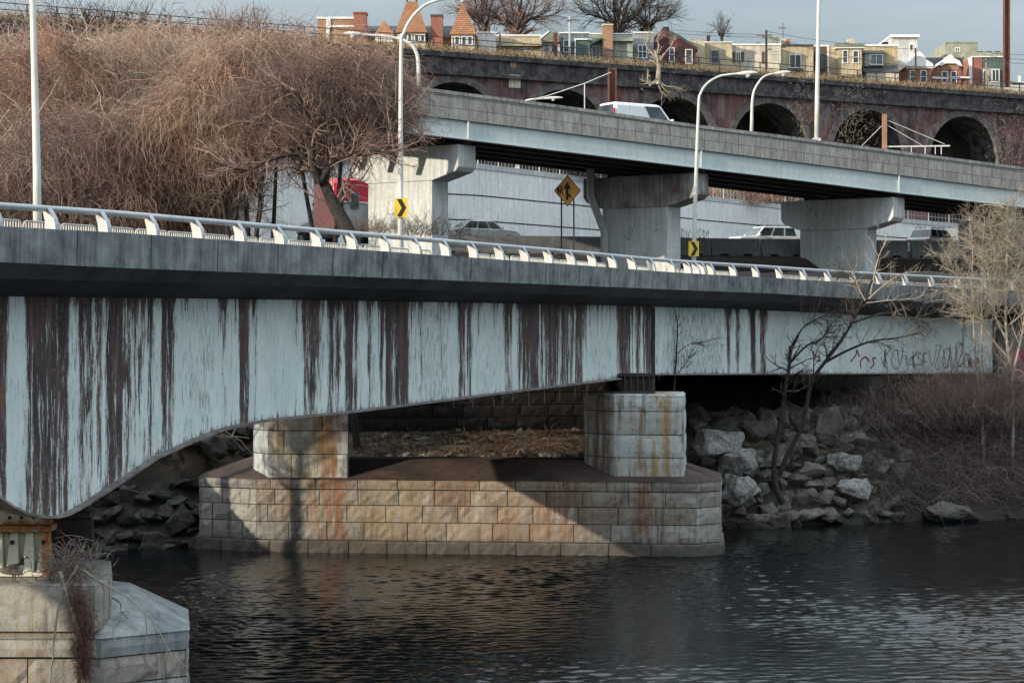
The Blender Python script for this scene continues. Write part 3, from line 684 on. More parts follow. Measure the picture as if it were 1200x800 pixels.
column(pier, cc([(684, 85.6), (719, 84.05), (802, 83.75), (804, 87.2), (690, 87.5)]), 3.0, [.96, .94, .96, .62], 2.3, M['granite_col'], 300)
column(pier, cc([(296, 86.3), (314, 85.15), (408, 84.85), (408, 88.3), (300, 88.7)]), 3.06, [.98, .98, .98, .7], 2.1, M['granite_col'], 340)
# steel bearing between the right-hand column and the girder
mb = MB(); bx0, by0 = XY(746, 84.75); zb0 = 6.33
mb.box((bx0, by0, 6.62), (1.35, 1.0, .12)); mb.box((bx0, by0, 7.02), (1.2, .6, .7)); mb.box((bx0, by0, 7.35), (1.5, .9, .12))
for k in range(5): mb.box((bx0-.5+.25*k, by0-.36, 7.0), (.06, .2, .62))
mb.box((bx0+.66, by0-.3, 6.95), (.16, .16, .95)); mb.build('bearing', M['steel_dark'], pier)

near = thing('bridge_pier', 'granite pier end in the lower left carrying the girder on a rusty steel shoe', 'pier', (*XY(60, 52), -3))
np_ = cc([(-260, 49.9), (118, 49.75), (221, 51.2), (219, 55), (120, 57), (-260, 57)])
mb = MB(); core = MB(); core.prism(inset(np_, .07), -3, 1.3); core.build('core', M['mortar'], near); n_ = len(np_)
for i in range(n_): masonry_wall(mb, np_[i], np_[(i+1) % n_], -1.3, [.75, .5, .62, .67], 2.6, 500+i, rough=.035)
mb.build('base', M['granite_near'], near, fix=False)
cap = MB(); zt = 1.24
for i in range(n_): masonry_wall(cap, inset(np_, -.03)[i], inset(np_, -.03)[(i+1) % n_], zt, [.5], 2.7, 540+i, rough=.008)
o, ii = inset(np_, -.035), inset(np_, 1.5)
cap.prism(inset(np_, .13), zt+.01, zt+.48)
cap.add([(x, y, zt+.485) for x, y in o]+[(x, y, zt+1.3) for x, y in ii], [(k, (k+1) % n_, n_+(k+1) % n_, n_+k) for k in range(n_)]+[tuple(n_+k for k in range(n_))])
cap.build('cap', surf('blue_grey_cap_stone', (.15, .172, .18), (.31, .335, .34), 1.1, .9, .5, .35), near, fix=False)
cpoly = cc([(-260, 49.72), (112, 49.6), (130, 50.6), (131, 55), (-260, 56)])
mb = MB(); k_ = len(cpoly)
for i in range(k_): masonry_wall(mb, cpoly[i], cpoly[(i+1) % k_], 1.9, [1.13], 5.2, 560+i, rough=.01)
for i in range(k_): masonry_wall(mb, inset(cpoly, .02)[i], inset(cpoly, .02)[(i+1) % k_], 1.28, [.44], 2.0, 580+i, rough=.01)
mb.prism(inset(cpoly, .16), 1.28, 1.95, tone=.1); mb.prism(inset(cpoly, .03), 1.95, 3.03, tone=.5); mb.build('column', M['granite_near'], near, fix=False)
# steel shoe: plates and tapering ribs, sunlit, with rust along the joints
n = NT('shoe_paint_with_rust'); x, y, z = n.sep(n.pos); a = n.noise(n.pos, 2.5, 6, .7)
rz = n.m_('ABSOLUTE', n.m_('SUBTRACT', z, 4.27)); f = n.m_('SUBTRACT', 1, n.step(n.m_('ADD', rz, n.m_('MULTIPLY', n.m_('SUBTRACT', a, .5), .7)), .04, .3))
f2 = n.step(n.m_('ADD', x, n.m_('MULTIPLY', n.m_('SUBTRACT', a, .5), .8)), XY(48, 52)[0], XY(60, 52)[0])
f3 = n.step(n.m_('ADD', z, n.m_('MULTIPLY', n.m_('SUBTRACT', a, .5), .6)), 4.55, 4.75)
col = n.mix(n.m_('MAXIMUM', f, n.m_('MAXIMUM', f2, f3)), (.62, .62, .5), n.ramp(n.noise(n.pos, 6, 5, .7), [(.35, (.09, .04, .02)), (.55, (.33, .13, .035)), (.7, (.45, .22, .07))]))
n.out(col, .7, n.bump(a, .3, .02)); M['shoe'] = n.m
def shoe(xc, yc, w, z0, z1, mat, name, holes=True):
    mb = MB(); H = z1-z0
    mb.box((xc, yc, z0+.05), (w*1.06, .95, .1)); mb.box((xc, yc+.16, z0+H*.36), (w*.9, .3, H*.6))
    for k in range(7):
        xr = xc-w/2*.9+w*.9*k/6
        mb.add([(xr-.16, yc-.42, z0+.1), (xr+.16, yc-.42, z0+.1), (xr+.16, yc+.1, z0+.1), (xr-.16, yc+.1, z0+.1), (xr-.09, yc-.14, z0+H*.64), (xr+.09, yc-.14, z0+H*.64), (xr+.09, yc+.1, z0+H*.64), (xr-.09, yc+.1, z0+H*.64)],
               [(3, 2, 1, 0), (4, 5, 6, 7), (0, 1, 5, 4), (1, 2, 6, 5), (2, 3, 7, 6), (3, 0, 4, 7)])
    mb.box((xc, yc, z0+H*.7), (w*1.04, .7, H*.09)); mb.box((xc-.02, yc, z0+H*.87), (w, .5, H*.24)); 
    o = mb.build(name, mat, near, bevel=.012)
    if holes:
        hb = MB()
        for k in range(8): hb.tube([(xc+w/2-.1-.3*k, yc-.253, z0+H*.86), (xc+w/2-.1-.3*k, yc-.262, z0+H*.86)], .045, 10)
        for k in (0, 1, 2, 3): hb.tube([(xc+w/2*.9-w*.9/6*(2*k)+(-.0), yc-.345, z0+H*.5), (xc+w/2*.9-w*.9/6*(2*k), yc-.36, z0+H*.5)], .062, 12)
        hb.build('bolt_hole', M['black'], o)
xs1, ys1 = XY(59, 51.6)
shoe(xs1-1.3, ys1+.15, 2.6, 3.05, 4.74, M['shoe'], 'bearing_shoe')
x2, y2 = XY(84, 57); shoe(x2, y2, 1.1, 2.9, 4.6, M['steel_dark'], 'bearing_shoe', False)
mb = MB(); xa, ya = XY(-60, 51.35)
mb.add([(xa, ya, 4.76), (*XY(58, 51.35), 4.76), (*XY(40, 51.35), 4.83), (*XY(15, 51.35), 5.0), (*XY(0, 51.35), 5.22), (*XY(-30, 51.35), 5.5), (xa, ya, 5.8)], [(0, 1, 2, 3, 4, 5, 6)])
mb.add([(xa, ya+.5, 4.76), (*XY(58, 51.85), 4.76), (*XY(40, 51.85), 4.83), (*XY(15, 51.85), 5.0), (*XY(0, 51.85), 5.22), (*XY(-30, 51.85), 5.5), (xa, ya+.5, 5.8)], [(0, 1, 2, 3, 4, 5, 6)])
mb.build('wedge_plate', M['shoe'], near)

# near-black wall added on the far bank to stand in for shade
dw_t = thing('shade_wall', 'near black wall added on the far bank for the shade between the two pier columns', 'wall', (*XY(560, 105), 3)); dw_t['kind'] = 'thing'
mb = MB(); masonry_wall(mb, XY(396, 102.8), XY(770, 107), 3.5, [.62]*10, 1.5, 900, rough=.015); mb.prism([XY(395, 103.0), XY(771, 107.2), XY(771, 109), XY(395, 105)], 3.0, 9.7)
mb.build('stonework', surf('shade_wall_stone', (.007, .007, .007), (.022, .02, .018), 1.2, .95, .6, .4), dw_t, fix=False)
# abutment under the right-hand end of the girder
ab = thing('bridge_abutment', 'pale concrete bridge abutment with black graffiti under the right hand end of the girder', 'abutment', (*XY(1100, 105), 3))
pA, tA, nA = on_axis(s_of_px(1060, 2.4), 2.4); 
mb = MB(); q0 = on_axis(s_of_px(1035, 2.2), 3.0)[0]; q1 = on_axis(sE+.1, .9)[0]; q2 = on_axis(SMAX-.5, .9)[0]; q3 = on_axis(SMAX-.5, 13)[0]; q4 = on_axis(s_of_px(1035, 2.2), 13)[0]
aw = CH-52.5/22.7
mb.prism([tuple(q0), tuple(on_axis(sE+.1, 2.4)[0]), tuple(on_axis(sE+.1, 13)[0]), tuple(q4)], 2.0, aw-.1)
mb.build('seat_wall', M['conc_wall'], ab)
mb = MB(); mb.prism([tuple(on_axis(sE+.12, 1.2)[0]), tuple(on_axis(SMAX-.6, 1.2)[0]), tuple(on_axis(SMAX-.6, 13)[0]), tuple(on_axis(sE+.12, 13)[0])], 1.5, CH+.3); mb.build('wing_wall', surf('dark_wing_wall', (.06, .065, .065), (.17, .17, .165), .6, .9, .4, .4), ab)  # wing wall darker than the seat wall
mb = MB(); pl0 = V((*q0, 0)); pl1 = V((*on_axis(sE+.1, 2.4)[0], 0)); ud = (pl1-pl0).normalized(); nd = V((ud.y, -ud.x, 0))
for k in range(7):
    x0 = .5+k*.62; zb_ = aw-1.5-.02*k
    for _ in range(2): strokes(mb, [[(x0+a*.55, zb_+b*1.2) for a, b in scribble(rg, 4, 1)]], lambda a, b: pl0+ud*a+nd*.012+V((0, 0, b)), .085)
tag(mb.build('graffiti', M['spray_black'], ab, fix=False), 'tall black graffiti letters')
mb = MB(); wl = on_axis(s_of_px(1192, 1.2), 1.2); 
blob = [(math.cos(a)*(.62+.12*math.sin(3*a)), math.sin(a)*(.8+.1*math.cos(2*a))) for a in [2*math.pi*k/22 for k in range(22)]]
pw = lambda lay: (lambda a, b: (wl[0][0]+wl[1][0]*a+wl[2][0]*(.014+lay), wl[0][1]+wl[1][1]*a+wl[2][1]*(.014+lay), 6.55+b))
mb.add([pw(0)(a, b) for a, b in blob], [tuple(range(22))]); mb.add([pw(0)(a*.9+.15, b*.5+1.25) for a, b in blob], [tuple(range(22))]); o = mb.build('graffiti', M['spray_red'], ab, fix=False); tag(o, 'dark red rounded graffiti with white outline')
mb = MB(); strokes(mb, [[(a*.8, b*.75) for a, b in blob]+[(blob[0][0]*.8, blob[0][1]*.75)], [(a*.3-1.3, b*.35+.4) for a, b in blob]], pw(.008), .06); mb.build('outline', M['spray_white'], o, fix=False)
# ================================================================== upper roadway (overpass)
def so_(px): return 21.3*(5000-px)/4525
def od(px): return F/so_(px)
OU = V(XY(1100, od(1100)))-V(XY(400, od(400))); OU.normalize(); ON = V((OU.y, -OU.x))     # along the deck; towards the viewer
OT = [(200, 62), (300, 75), (475, 100), (650, 122.5), (825, 147.5), (900, 156.5), (1000, 170), (1200, 196), (1400, 222)]
OP = [(200, 99), (300, 111), (475, 133), (650, 154.5), (900, 186), (1200, 224), (1400, 250)]
OG = [(200, 121), (300, 132), (475, 154), (650, 175.5), (900, 206), (1055, 225.5), (1200, 242.5), (1400, 266)]
opx = list(range(335, 1400, 8))
def oz(tab, px): return Zr(itp(px, tab), od(px))
def osweep(prof, name, mat, parent, uvm=False):
    mb = MB(); rows = []; uv = []
    for px in opx:
        p = V(XY(px, od(px))); sacc = (p-V(XY(335, od(335)))).length
        r = []
        for off, z in prof:
            q = p-ON*off; r.append((q.x, q.y, z(px))); uv.append((sacc, z(px)-oz(OP, px)))
        rows.append(r)
    mb.grid(rows, close=True); m = len(prof); mb.add(rows[0], [tuple(range(m))]); mb.add(rows[-1], [tuple(range(m))])
    if uvm: uv += uv[:m]+uv[-m:]
    return mb.build(name, mat, parent, uv=uv if uvm else None)
M['spray_faded'] = surf('faded_spray_paint', (.09, .095, .1), (.22, .23, .23), 4, .8, .05)
over = thing('overpass', 'elevated road deck with grey concrete parapet and pale blue edge girder', 'overpass', (*XY(600, od(600)), CH))
n = NT('overpass_parapet_panels'); uv = n.uv(); b = n.n('ShaderNodeTexBrick'); n.put(b.inputs['Vector'], uv); b.offset = 0.0; b.inputs['Scale'].default_value = 1
b.inputs['Brick Width'].default_value = 1.22; b.inputs['Row Height'].default_value = .62; b.inputs['Mortar Size'].default_value = .018
b.inputs['Color1'].default_value = (.36, .355, .335, 1); b.inputs['Color2'].default_value = (.29, .285, .27, 1); b.inputs['Mortar'].default_value = (.1, .1, .095, 1)
sv = n.noise(n.map(uv, (2.2, .5, 1)), 1.6, 6, .75); col = n.mix(.8, b.outputs['Color'], n.ramp(sv, [(.35, (.42, .42, .42)), (.62, (1.15, 1.14, 1.1))]), 'MULTIPLY')
col = n.mix(n.m_('MULTIPLY', n.step(n.noise(n.map(uv, (9, .8, 1)), 1, 4, .7), .6, .7), .5), col, (.62, .61, .58))
n.out(col, .9, n.bump(n.noise(n.pos, 12, 5, .7), .3, .02)); M['op_panel'] = n.m
Z = lambda tab, dz=0.0: (lambda px: oz(tab, px)+dz)
osweep([(0, Z(OT, -.2)), (0, Z(OP)), (.4, Z(OP)), (.4, Z(OT, -.2))], 'parapet', M['op_panel'], over, True)
osweep([(-.06, Z(OT)), (-.06, Z(OT, -.19)), (.45, Z(OT, -.19)), (.45, Z(OT))], 'coping', M['conc_parapet'], over)
osweep([(.14, Z(OP, -.01)), (.14, Z(OG)), (.2, Z(OG)), (.2, Z(OP, -.01))], 'edge_girder', M['paint_blue'], over)
osweep([(-.02, Z(OG, -.05)), (-.02, Z(OG)), (.38, Z(OG)), (.38, Z(OG, -.05))], 'girder_flange', M['paint_blue'], over)
OWD = 9.0
osweep([(.42, Z(OP)), (OWD, Z(OP)), (OWD, Z(OP, .42)), (.42, Z(OP, .42))], 'deck', M['asphalt'], over)
osweep([(OWD, Z(OP)), (OWD+.4, Z(OP)), (OWD+.4, Z(OT)), (OWD, Z(OT))], 'parapet', M['conc_parapet'], over)
for off in (2.2, 4.2, 6.2, 8.2):
    osweep([(off, Z(OP, -.01)), (off, Z(OG)), (off-.18, Z(OG)), (off-.18, Z(OG, -.04)), (off+.22, Z(OG, -.04)), (off+.22, Z(OG)), (off+.04, Z(OG)), (off+.04, Z(OP, -.01))], 'inner_girder', M['steel_dark'], over)
mb = MB()
for px in (549, 822, 1054):
    p = V(XY(px, od(px)))-ON*.07; mb.bar((p.x, p.y, oz(OG, px)), (p.x, p.y, oz(OP, px)), .12, .1)
mb.build('stiffener', M['paint_blue'], over)
OR_ = math.atan2(OU.y, OU.x)
PN = V((.8, -.6)); PU = V((.6, .8)); PR_ = math.atan2(.8, .6)
PLAB = ['hammerhead concrete pier beside the red truck, dark scrawl low on its shaft', 'hammerhead concrete pier with a rusty drain pipe and peeling brown cap',
        'hammerhead concrete pier with a dark star like scrawl on its cap end', 'hammerhead concrete pier half hidden behind the pale bare sapling at the right edge']
pier_xy = []
for i, pc in enumerate((537, 814, 1047, 1255)):
    d = od(pc)+.35; c0 = V(XY(pc, d)); gz = CH+2.6; th = 1.6
    rt = thing('overpass_pier', PLAB[i], 'pier', (c0.x, c0.y, gz), 'hammerhead piers under the overpass')
    zt = oz(OG, pc)-.32; zt_far = zt
    def W(w, a, z): q = c0-PN*w*.605+PU*a; return (q.x, q.y, z)
    mb = MB(); capp = [(0, zt), (0, zt-1.25), (.35, zt-1.5), (3.2, zt-1.95), (11, zt-1.95), (13.0, zt-1.5), (13.4, zt-1.2), (13.4, zt)]
    mb.extrude([W(w, 0, z) for w, z in capp], (PU.x*th, PU.y*th, 0)); mb.build('cap', M['conc_pier'] if i != 1 else surf('spalled_pier_cap', (.17, .12, .1), (.45, .46, .45), .5, .9, .5, .5), rt, bevel=.05)
    mb = MB(); mb.extrude([W(3.2, .06, zt-1.94), W(3.2, .06, gz), W(11.1, .06, gz), W(11.1, .06, zt-1.94)], (PU.x*(th-.12), PU.y*(th-.12), 0)); mb.build('shaft', M['conc_pier'], rt, bevel=.05)
    for w in (.2, 2.8, 5.4, 8.0, 10.6): mb = MB(); mb.box(W(w, th/2, zt+.16), (.5, .5, .32), PR_); mb.build('bearing', M['steel_dark'], rt)
    if i == 1:
        mb = MB(); a0 = -.22
        mb.tube([W(12.2, a0, zt+.9), W(12.2, a0, zt-1.1), W(10.5, a0, zt-3.4), W(10.5, a0, gz+.4)], .24, 10); mb.build('drain_pipe', M['conc_gray'], rt, smooth=True)
    mb = MB(); rgp = random.Random(60+i)
    spots = [[(4.6, zt-5.4, .9, 4), (6.2, zt-5.0, 1.3, 4), (7.6, zt-4.2, 1.2, 5), (8.6, zt-3.8, 1.5, 5)], [(5.2, zt-4.3, 1.4, 4), (7.4, zt-3.6, 1.2, 4), (8.6, zt-3.9, 1.1, 4), (6.0, zt-5.2, .9, 3)], [(10.7, zt-1.35, 1.9, 9), (9.6, zt-1.9, .9, 5), (8.3, zt-3.1, .5, 3), (8.3, zt-4.8, .5, 3)], [(8, zt-3, 1, 4)]][i]
    for w, z, h, k in spots:
        strokes(mb, [[(w-a*h*.9, z+b*h*.8) for a, b in scrawl(rgp, k+1, 1)]], (lambda a, b: W(a, -.012+(.06 if b < zt-1.95 else 0), b)), .032)
    tag(mb.build('graffiti', M['spray_faded'], rt, fix=False), 'faded dark scrawl')

# ------------------------------------------------------------------ retaining wall behind the highway, with its fence
wallt = thing('retaining_wall', 'long pale concrete retaining wall behind the highway traffic', 'wall', (*XY(600, 157), CH+4))
mb = MB(); rows = []
for u in range(180, 1500, 20):
    d = itp(u, WALL); x, y = XY(u, d); x2, y2 = XY(u, d+.5); zt = Zr(itp(u, WALLTOP), d)
    rows.append([(x, y, CH+3.5), (x, y, zt), (x2, y2, zt), (x2, y2, CH+3.5)])
mb.grid(rows); mb.build('wall_panel', M['conc_wall'], wallt); wallt['kind'] = 'thing'
for fr in (.42, .68):
    mb = MB(); rows = []
    for u in range(420, 1200, 20):
        d = itp(u, WALL)-.02; x, y = XY(u, d); zt = Zr(itp(u, WALLTOP), d); z = CH+5+(zt-CH-5)*fr
        rows.append([(x, y, z), (x, y, z+.1)])
    mb.grid(rows); mb.build('joint_line', M['mortar'], wallt)
mb = MB(); rows = []
for u in range(200, 1480, 20):
    d = itp(u, WALL); zt = Zr(itp(u, WALLTOP), d); rows.append([(*XY(u, d-.12), zt-.28), (*XY(u, d-.12), zt+.1), (*XY(u, d+.6), zt+.1), (*XY(u, d+.6), zt-.28)])
mb.grid(rows, close=True); mb.build('coping', M['conc_gray'], wallt)
mb = MB(); rw = random.Random(9)
def wall_place(a, b):
    d = itp(a, WALL)-.03; x, y = XY(a, d); return (x, y, b)
for k in range(8):
    u = 798+k*4.2
    for _ in range(2): strokes(mb, [[(u+a*3.6, CH+7.3+b*1.25) for a, b in scribble(rw, 4, 1)]], lambda a, b: wall_place(a, b), .1)
o = tag(mb.build('graffiti', M['spray_black'], wallt, fix=False), 'black graffiti letters low on the wall')
mb = MB()
for k in range(4):
    u = 1070+k*4
    strokes(mb, [[(u+a*3.4, CH+9.9+b*.8) for a, b in scribble(rw, 4, 1)]], lambda a, b: wall_place(a, b), .09)
tag(mb.build('graffiti', M['spray_black'], wallt, fix=False), 'black graffiti letters near the wall top')
wf = thing('chain_link_fence', 'chain link fence with grey posts on top of the pale retaining wall', 'fence', (*XY(600, 157.5), CH+12))
mbp = MB(); mbm = MB()
for i, u in enumerate(range(440, 1180, 12)):
    d = itp(u, WALL)+.25; x, y = XY(u, d); zt = Zr(itp(u, WALLTOP), d)
    if i % 2 == 0: mbp = MB(); mbp.tube([(x, y, zt), (x, y, zt+2.0)], .05, 6); mbp.build('post', M['conc_gray'], wf)
    d2 = itp(u+12, WALL)+.25; x2, y2 = XY(u+12, d2); z2 = Zr(itp(u+12, WALLTOP), d2)
    for h in (.1, .55, 1.0, 1.45, 1.95): mbm.bar((x, y, zt+h), (x2, y2, z2+h), .035)
    for k in range(3): f = k/3; mbm.bar((x+(x2-x)*f, y+(y2-y)*f, zt+(z2-zt)*f), (x+(x2-x)*f, y+(y2-y)*f, zt+1.95+(z2-zt)*f), .025)
mbm.build('wire_mesh', M['alu'], wf)

# ------------------------------------------------------------------ concrete road barrier segments along the highway edge
def jersey():
    r = thing('road_barrier', 'grey concrete road barrier segment in the row in front of the traffic', 'barrier', (0, 0, 0), 'concrete road barriers along the highway edge')
    mb = MB(); pr = [(-.3, 0), (-.3, .1), (-.2, .35), (-.12, 1.15), (.12, 1.15), (.2, .35), (.3, .1), (.3, 0)]
    for x0, x1, lo in ((-1.5, -1.0, 0), (-1.0, -.45, .14), (-.45, .45, 0), (.45, 1.0, .14), (1.0, 1.5, 0)):
        mb.extrude([(x0, a, max(b, lo)) for a, b in pr], (x1-x0, 0, 0))
    mb.build('block', M['conc_jersey'], r); return r
pj = jersey(); first = True
for k in range(13):
    u = 512+k*58.2; dj_ = itp(u, JERS); x, y = XY(u, dj_); o = pj if first else copy_tree(pj); first = False
    x2_, y2_ = XY(u+30, itp(u+30, JERS)); o.location = (x, y, CH+4.72); o.rotation_euler.z = math.atan2(y2_-y, x2_-x); o.scale.x = 1.12
mb = MB(); rows = [[(*XY(u, itp(u, JERS)+.4), CH+4.7), (*XY(u, itp(u, JERS)-1.4), CH+4.69), (*XY(u, itp(u, JERS)-1.5), CH+3.6), (*XY(u, itp(u, JERS)-4), CH+2.9)] for u in range(440, 1400, 20)]
mb.grid(rows); tag(mb.build('road_shoulder', M['asphalt'], fix=False), kind='structure')

# ================================================================== vehicles (x forward, y left)
def quad_on(p, q, r, s, a0, a1, b0, b1, off):
    """four corners inside the quad p,q,r,s (bottom-left, bottom-right, top-right, top-left), lifted by off"""
    p, q, r, s = map(V, (p, q, r, s)); nn = (q-p).cross(s-p).normalized()*off
    f = lambda a, b: (p+(q-p)*a)*(1-b)+(s+(r-s)*a)*b+nn
    return [f(a0, b0), f(a1, b0), f(a1, b1), f(a0, b1)]
def car(name, label, cat, body, Lc, W, H, belt, low, wsb, wst, rrt, rrb, panes, paintm, rails=False, hood=None, tail_h=None, tin=.2, clear=.22):
    r = thing(name, label, cat, (0, 0, 0)); hood = hood or belt-.12; tail_h = tail_h or belt
    pr = [(-Lc/2+.05, clear), (-Lc/2, low), (-Lc/2+.02, tail_h-.12), (rrb-.05, tail_h), (wsb+.02, belt), (Lc/2-.35, hood), (Lc/2-.06, hood-.18), (Lc/2, low), (Lc/2-.1, clear)]
    mb = MB(); rows = []
    for y, k in ((-W/2+.1, .0), (-W/2+.01, 1.), (-W/2, 1.), (W/2, 1.), (W/2-.01, 1.), (W/2-.1, .0)):
        rows.append([(x, y, z) for x, z in pr])
    mb.extrude([(x, -W/2, z) for x, z in pr], (0, W, 0)); bo = mb.build('body', paintm, r, bevel=.07)
    a, b = W/2-.05, W/2-tin
    base = [(rrb, -a), (wsb, -a), (wsb, a), (rrb, a)]; top = [(rrt, -b), (wst, -b), (wst, b), (rrt, b)]
    mb = MB(); mb.add([(x, y, belt-.03) for x, y in base]+[(x, y, H) for x, y in top], [(3, 2, 1, 0), (4, 5, 6, 7), (0, 1, 5, 4), (1, 2, 6, 5), (2, 3, 7, 6), (3, 0, 4, 7)])
    mb.build('roof', paintm, r, bevel=.06 if H < 2 else .2)
    B = [V((x, y, belt)) for x, y in base]; T = [V((x, y, H)) for x, y in top]
    def pane(nm, p, q, rr_, s, a0, a1, b0, b1):
        mb = MB(); c = quad_on(p, q, rr_, s, a0, a1, b0, b1, .012); mb.add(c, [(0, 1, 2, 3)]); return mb.build(nm, M['glass'], r, fix=False)
    pane('windshield', B[1], B[2], T[2], T[1], .06, .94, .08, .86); pane('rear_window', B[3], B[0], T[0], T[3], .08, .92, .12, .85)
    for a0, a1 in panes:
        pane('side_window', B[0], B[1], T[1], T[0], a0, a1, .08, .84); pane('side_window', B[2], B[3], T[3], T[2], 1-a1, 1-a0, .08, .84)
    for x in (-Lc*.3, Lc*.31):
        for s in (-1, 1):
            mb = MB(); mb.tube([(x, s*(W/2-.2), .34), (x, s*(W/2+.015), .34)], .34, 18); wh = mb.build('wheel', M['rubber'], r)
            mb = MB(); mb.tube([(x, s*(W/2+.01), .34), (x, s*(W/2+.03), .34)], .21, 14); mb.build('rim', M['hub'], wh)
    for s in (-1, 1):
        mb = MB(); mb.box((-Lc/2+.06, s*(W/2-.17), tail_h-.2), (.16, .36, .16)); mb.build('tail_light', M['tail'], r, bevel=.02)
        mb = MB(); mb.box((Lc/2-.14, s*(W/2-.24), hood-.26), (.2, .4, .15)); mb.build('headlight', M['head'], r, bevel=.02)
        mb = MB(); mb.box((wsb-.25, s*(W/2+.08), belt+.1), (.14, .22, .16)); mb.build('mirror', paintm, r, bevel=.03)
        if rails:
            mb = MB(); mb.tube([(rrt+.2, s*(b-.06), H+.06), (wst-.2, s*(b-.06), H+.06)], .028, 6)
            for x in (rrt+.25, (rrt+wst)/2, wst-.25): mb.box((x, s*(b-.06), H+.02), (.08, .05, .07))
            mb.build('roof_rail', M['black'], r)
    mb = MB(); mb.box((-Lc/2-.005, 0, low+.12), (.03, .5, .14)); mb.build('number_plate', M['white_paint'], r)
    return r
def park(o, px, d, heading, z): o.location = (*XY(px, d), z); o.rotation_euler.z = R(90-heading)
c1 = car('parked_car', 'grey hatchback half hidden by the concrete barrier left of the merge sign', 'car', 0, 4.55, 1.84, 1.6, 1.02, .5, 1.15, .35, -1.25, -2.05, [(.1, .36), (.4, .66), (.7, .93)], M['car_gray'], hood=.95, tail_h=1.1)
c1.name = 'passenger_car'; ORG['passenger_car'] = V((0, 0, 0)); park(c1, 567, 134, 68, road_z(134)+.25)
c2 = car('passenger_car', 'silver estate car with roof rails and dark windows facing left above the barrier', 'car', 0, 4.8, 1.9, 1.78, 1.08, .55, 1.0, .25, -2.1, -2.3, [(.04, .3), (.34, .62), (.66, .96)], M['car_silver'], rails=True, hood=1.05)
park(c2, 893, 141, 248, road_z(141)+.02)
c3 = car('passenger_car', 'white saloon car partly hidden behind the pier with the star scrawl', 'car', 0, 4.7, 1.82, 1.5, .98, .5, 1.05, .3, -1.1, -1.75, [(.12, .42), (.48, .84)], M['car_white'], hood=.9, tail_h=1.0)
park(c3, 952, 146, 250, road_z(146))
c4 = car('passenger_car', 'light grey estate car with red tail light driving away right of the last full pier', 'car', 0, 4.7, 1.86, 1.68, 1.04, .5, 1.1, .3, -1.8, -2.2, [(.06, .3), (.35, .6), (.65, .92)], M['car_silver'], rails=True, hood=.98)
park(c4, 1096, 144, 42, road_z(144))
vn = car('delivery_van', 'white panel van driving along the overpass above the concrete parapet', 'van', 0, 5.2, 1.95, 2.3, 1.25, .55, 1.95, 1.0, -2.5, -2.56, [(.62, .93)], M['car_white'], hood=1.15, tail_h=1.25, tin=.16)
pv = V(XY(783, od(783)))-ON*3.2; vn.location = (pv.x, pv.y, oz(OP, 783)+.43); vn.rotation_euler.z = OR_+R(6)
mb = MB()
for x in (-1.4, -.3): mb.box((x, -.845, 1.72), (.03, .025, .75))
mb.build('door_seam', M['car_gray'], vn)
for s in (-1, 1):
    mb = MB(); mb.box((-2.55, s*.84, 1.6), (.06, .1, .62)); mb.build('tail_light', M['tail'], vn)

tk = thing('truck_tractor', 'red and white sleeper cab truck tractor seen from behind, beside the leaning dark tree', 'truck', (0, 0, 0))
def loft_x(mb, sec, tone=.5):
    rows = [[(x, -w+.12, z0), (x, -w, z0+.1), (x, -w, zt-.35), (x, -w+.18, zt-.08), (x, -w+.5, zt), (x, w-.5, zt), (x, w-.18, zt-.08), (x, w, zt-.35), (x, w, z0+.1), (x, w-.12, z0)] for x, w, z0, zt in sec]
    mb.grid(rows, tone, close=True); mb.add(rows[0], [tuple(range(10))], tone); mb.add(rows[-1], [tuple(range(10))], tone)
mb = MB(); loft_x(mb, [(0, 1.12, 2.62, 4.0), (.15, 1.2, 2.62, 4.12), (1.2, 1.22, 2.62, 4.2), (2.2, 1.22, 2.62, 4.1), (3.0, 1.18, 2.62, 3.5), (3.4, 1.1, 2.62, 2.9)]); mb.build('sleeper', M['car_red'], tk)
mb = MB(); loft_x(mb, [(.02, 1.18, .95, 2.6), (3.4, 1.2, .95, 2.6), (3.9, 1.1, .9, 1.9), (5.6, .95, .85, 1.65), (5.8, .85, .85, 1.4)]); mb.build('cab', M['white_paint'], tk)
mb = MB(); mb.box((1.7, 1.245, 2.45), (2.4, .02, 3.0)); mb.build('sunlit_side_panel', M['car_red_sunlit'], tk)  # sunlit tone of the red side put into the panel's colour
mb = MB(); mb.box((-.01, 0, 2.66), (.05, 2.34, .1)); mb.build('trim_strip', M['trim'], tk)
mb = MB(); mb.box((-.025, .1, 2.78), (.05, .66, .98)); wfr = mb.build('rear_window', M['car_gray'], tk, bevel=.04)
mb = MB(); mb.box((-.05, .1, 2.78), (.03, .52, .84)); mb.build('pane', M['glass'], wfr)
mb = MB(); rt_ = random.Random(5)
for k in range(9): strokes(mb, [[(.5-k*.11-a*.09, 3.42+b*.12) for a, b in scribble(rt_, 2, 1)]], lambda a, b: (-.02, a, b), .018)
mb.build('lettering', surf('faded_pink_lettering', (.6, .3, .26), (.7, .4, .34), 3, .6), tk, fix=False)
for s in (-1, 1):
    mb = MB(); mb.tube([(-.22, s*1.12, 1.0), (-.22, s*1.12, 3.95)], .09, 10); mb.build('exhaust_stack', M['black'], tk)
    mb = MB(); mb.tube([(.6, s*1.05, .75), (2.4, s*1.05, .75)], .33, 14); mb.build('fuel_tank', M['hub'], tk)
    for x in (-1.1, -2.4, 4.6):
        mb = MB(); mb.tube([(x, s*(.55 if x < 0 else .85), .5), (x, s*1.2, .5)], .5, 18); wh = mb.build('wheel', M['rubber'], tk)
        mb = MB(); mb.tube([(x, s*1.19, .5), (x, s*1.215, .5)], .28, 14); mb.build('rim', M['hub'], wh)
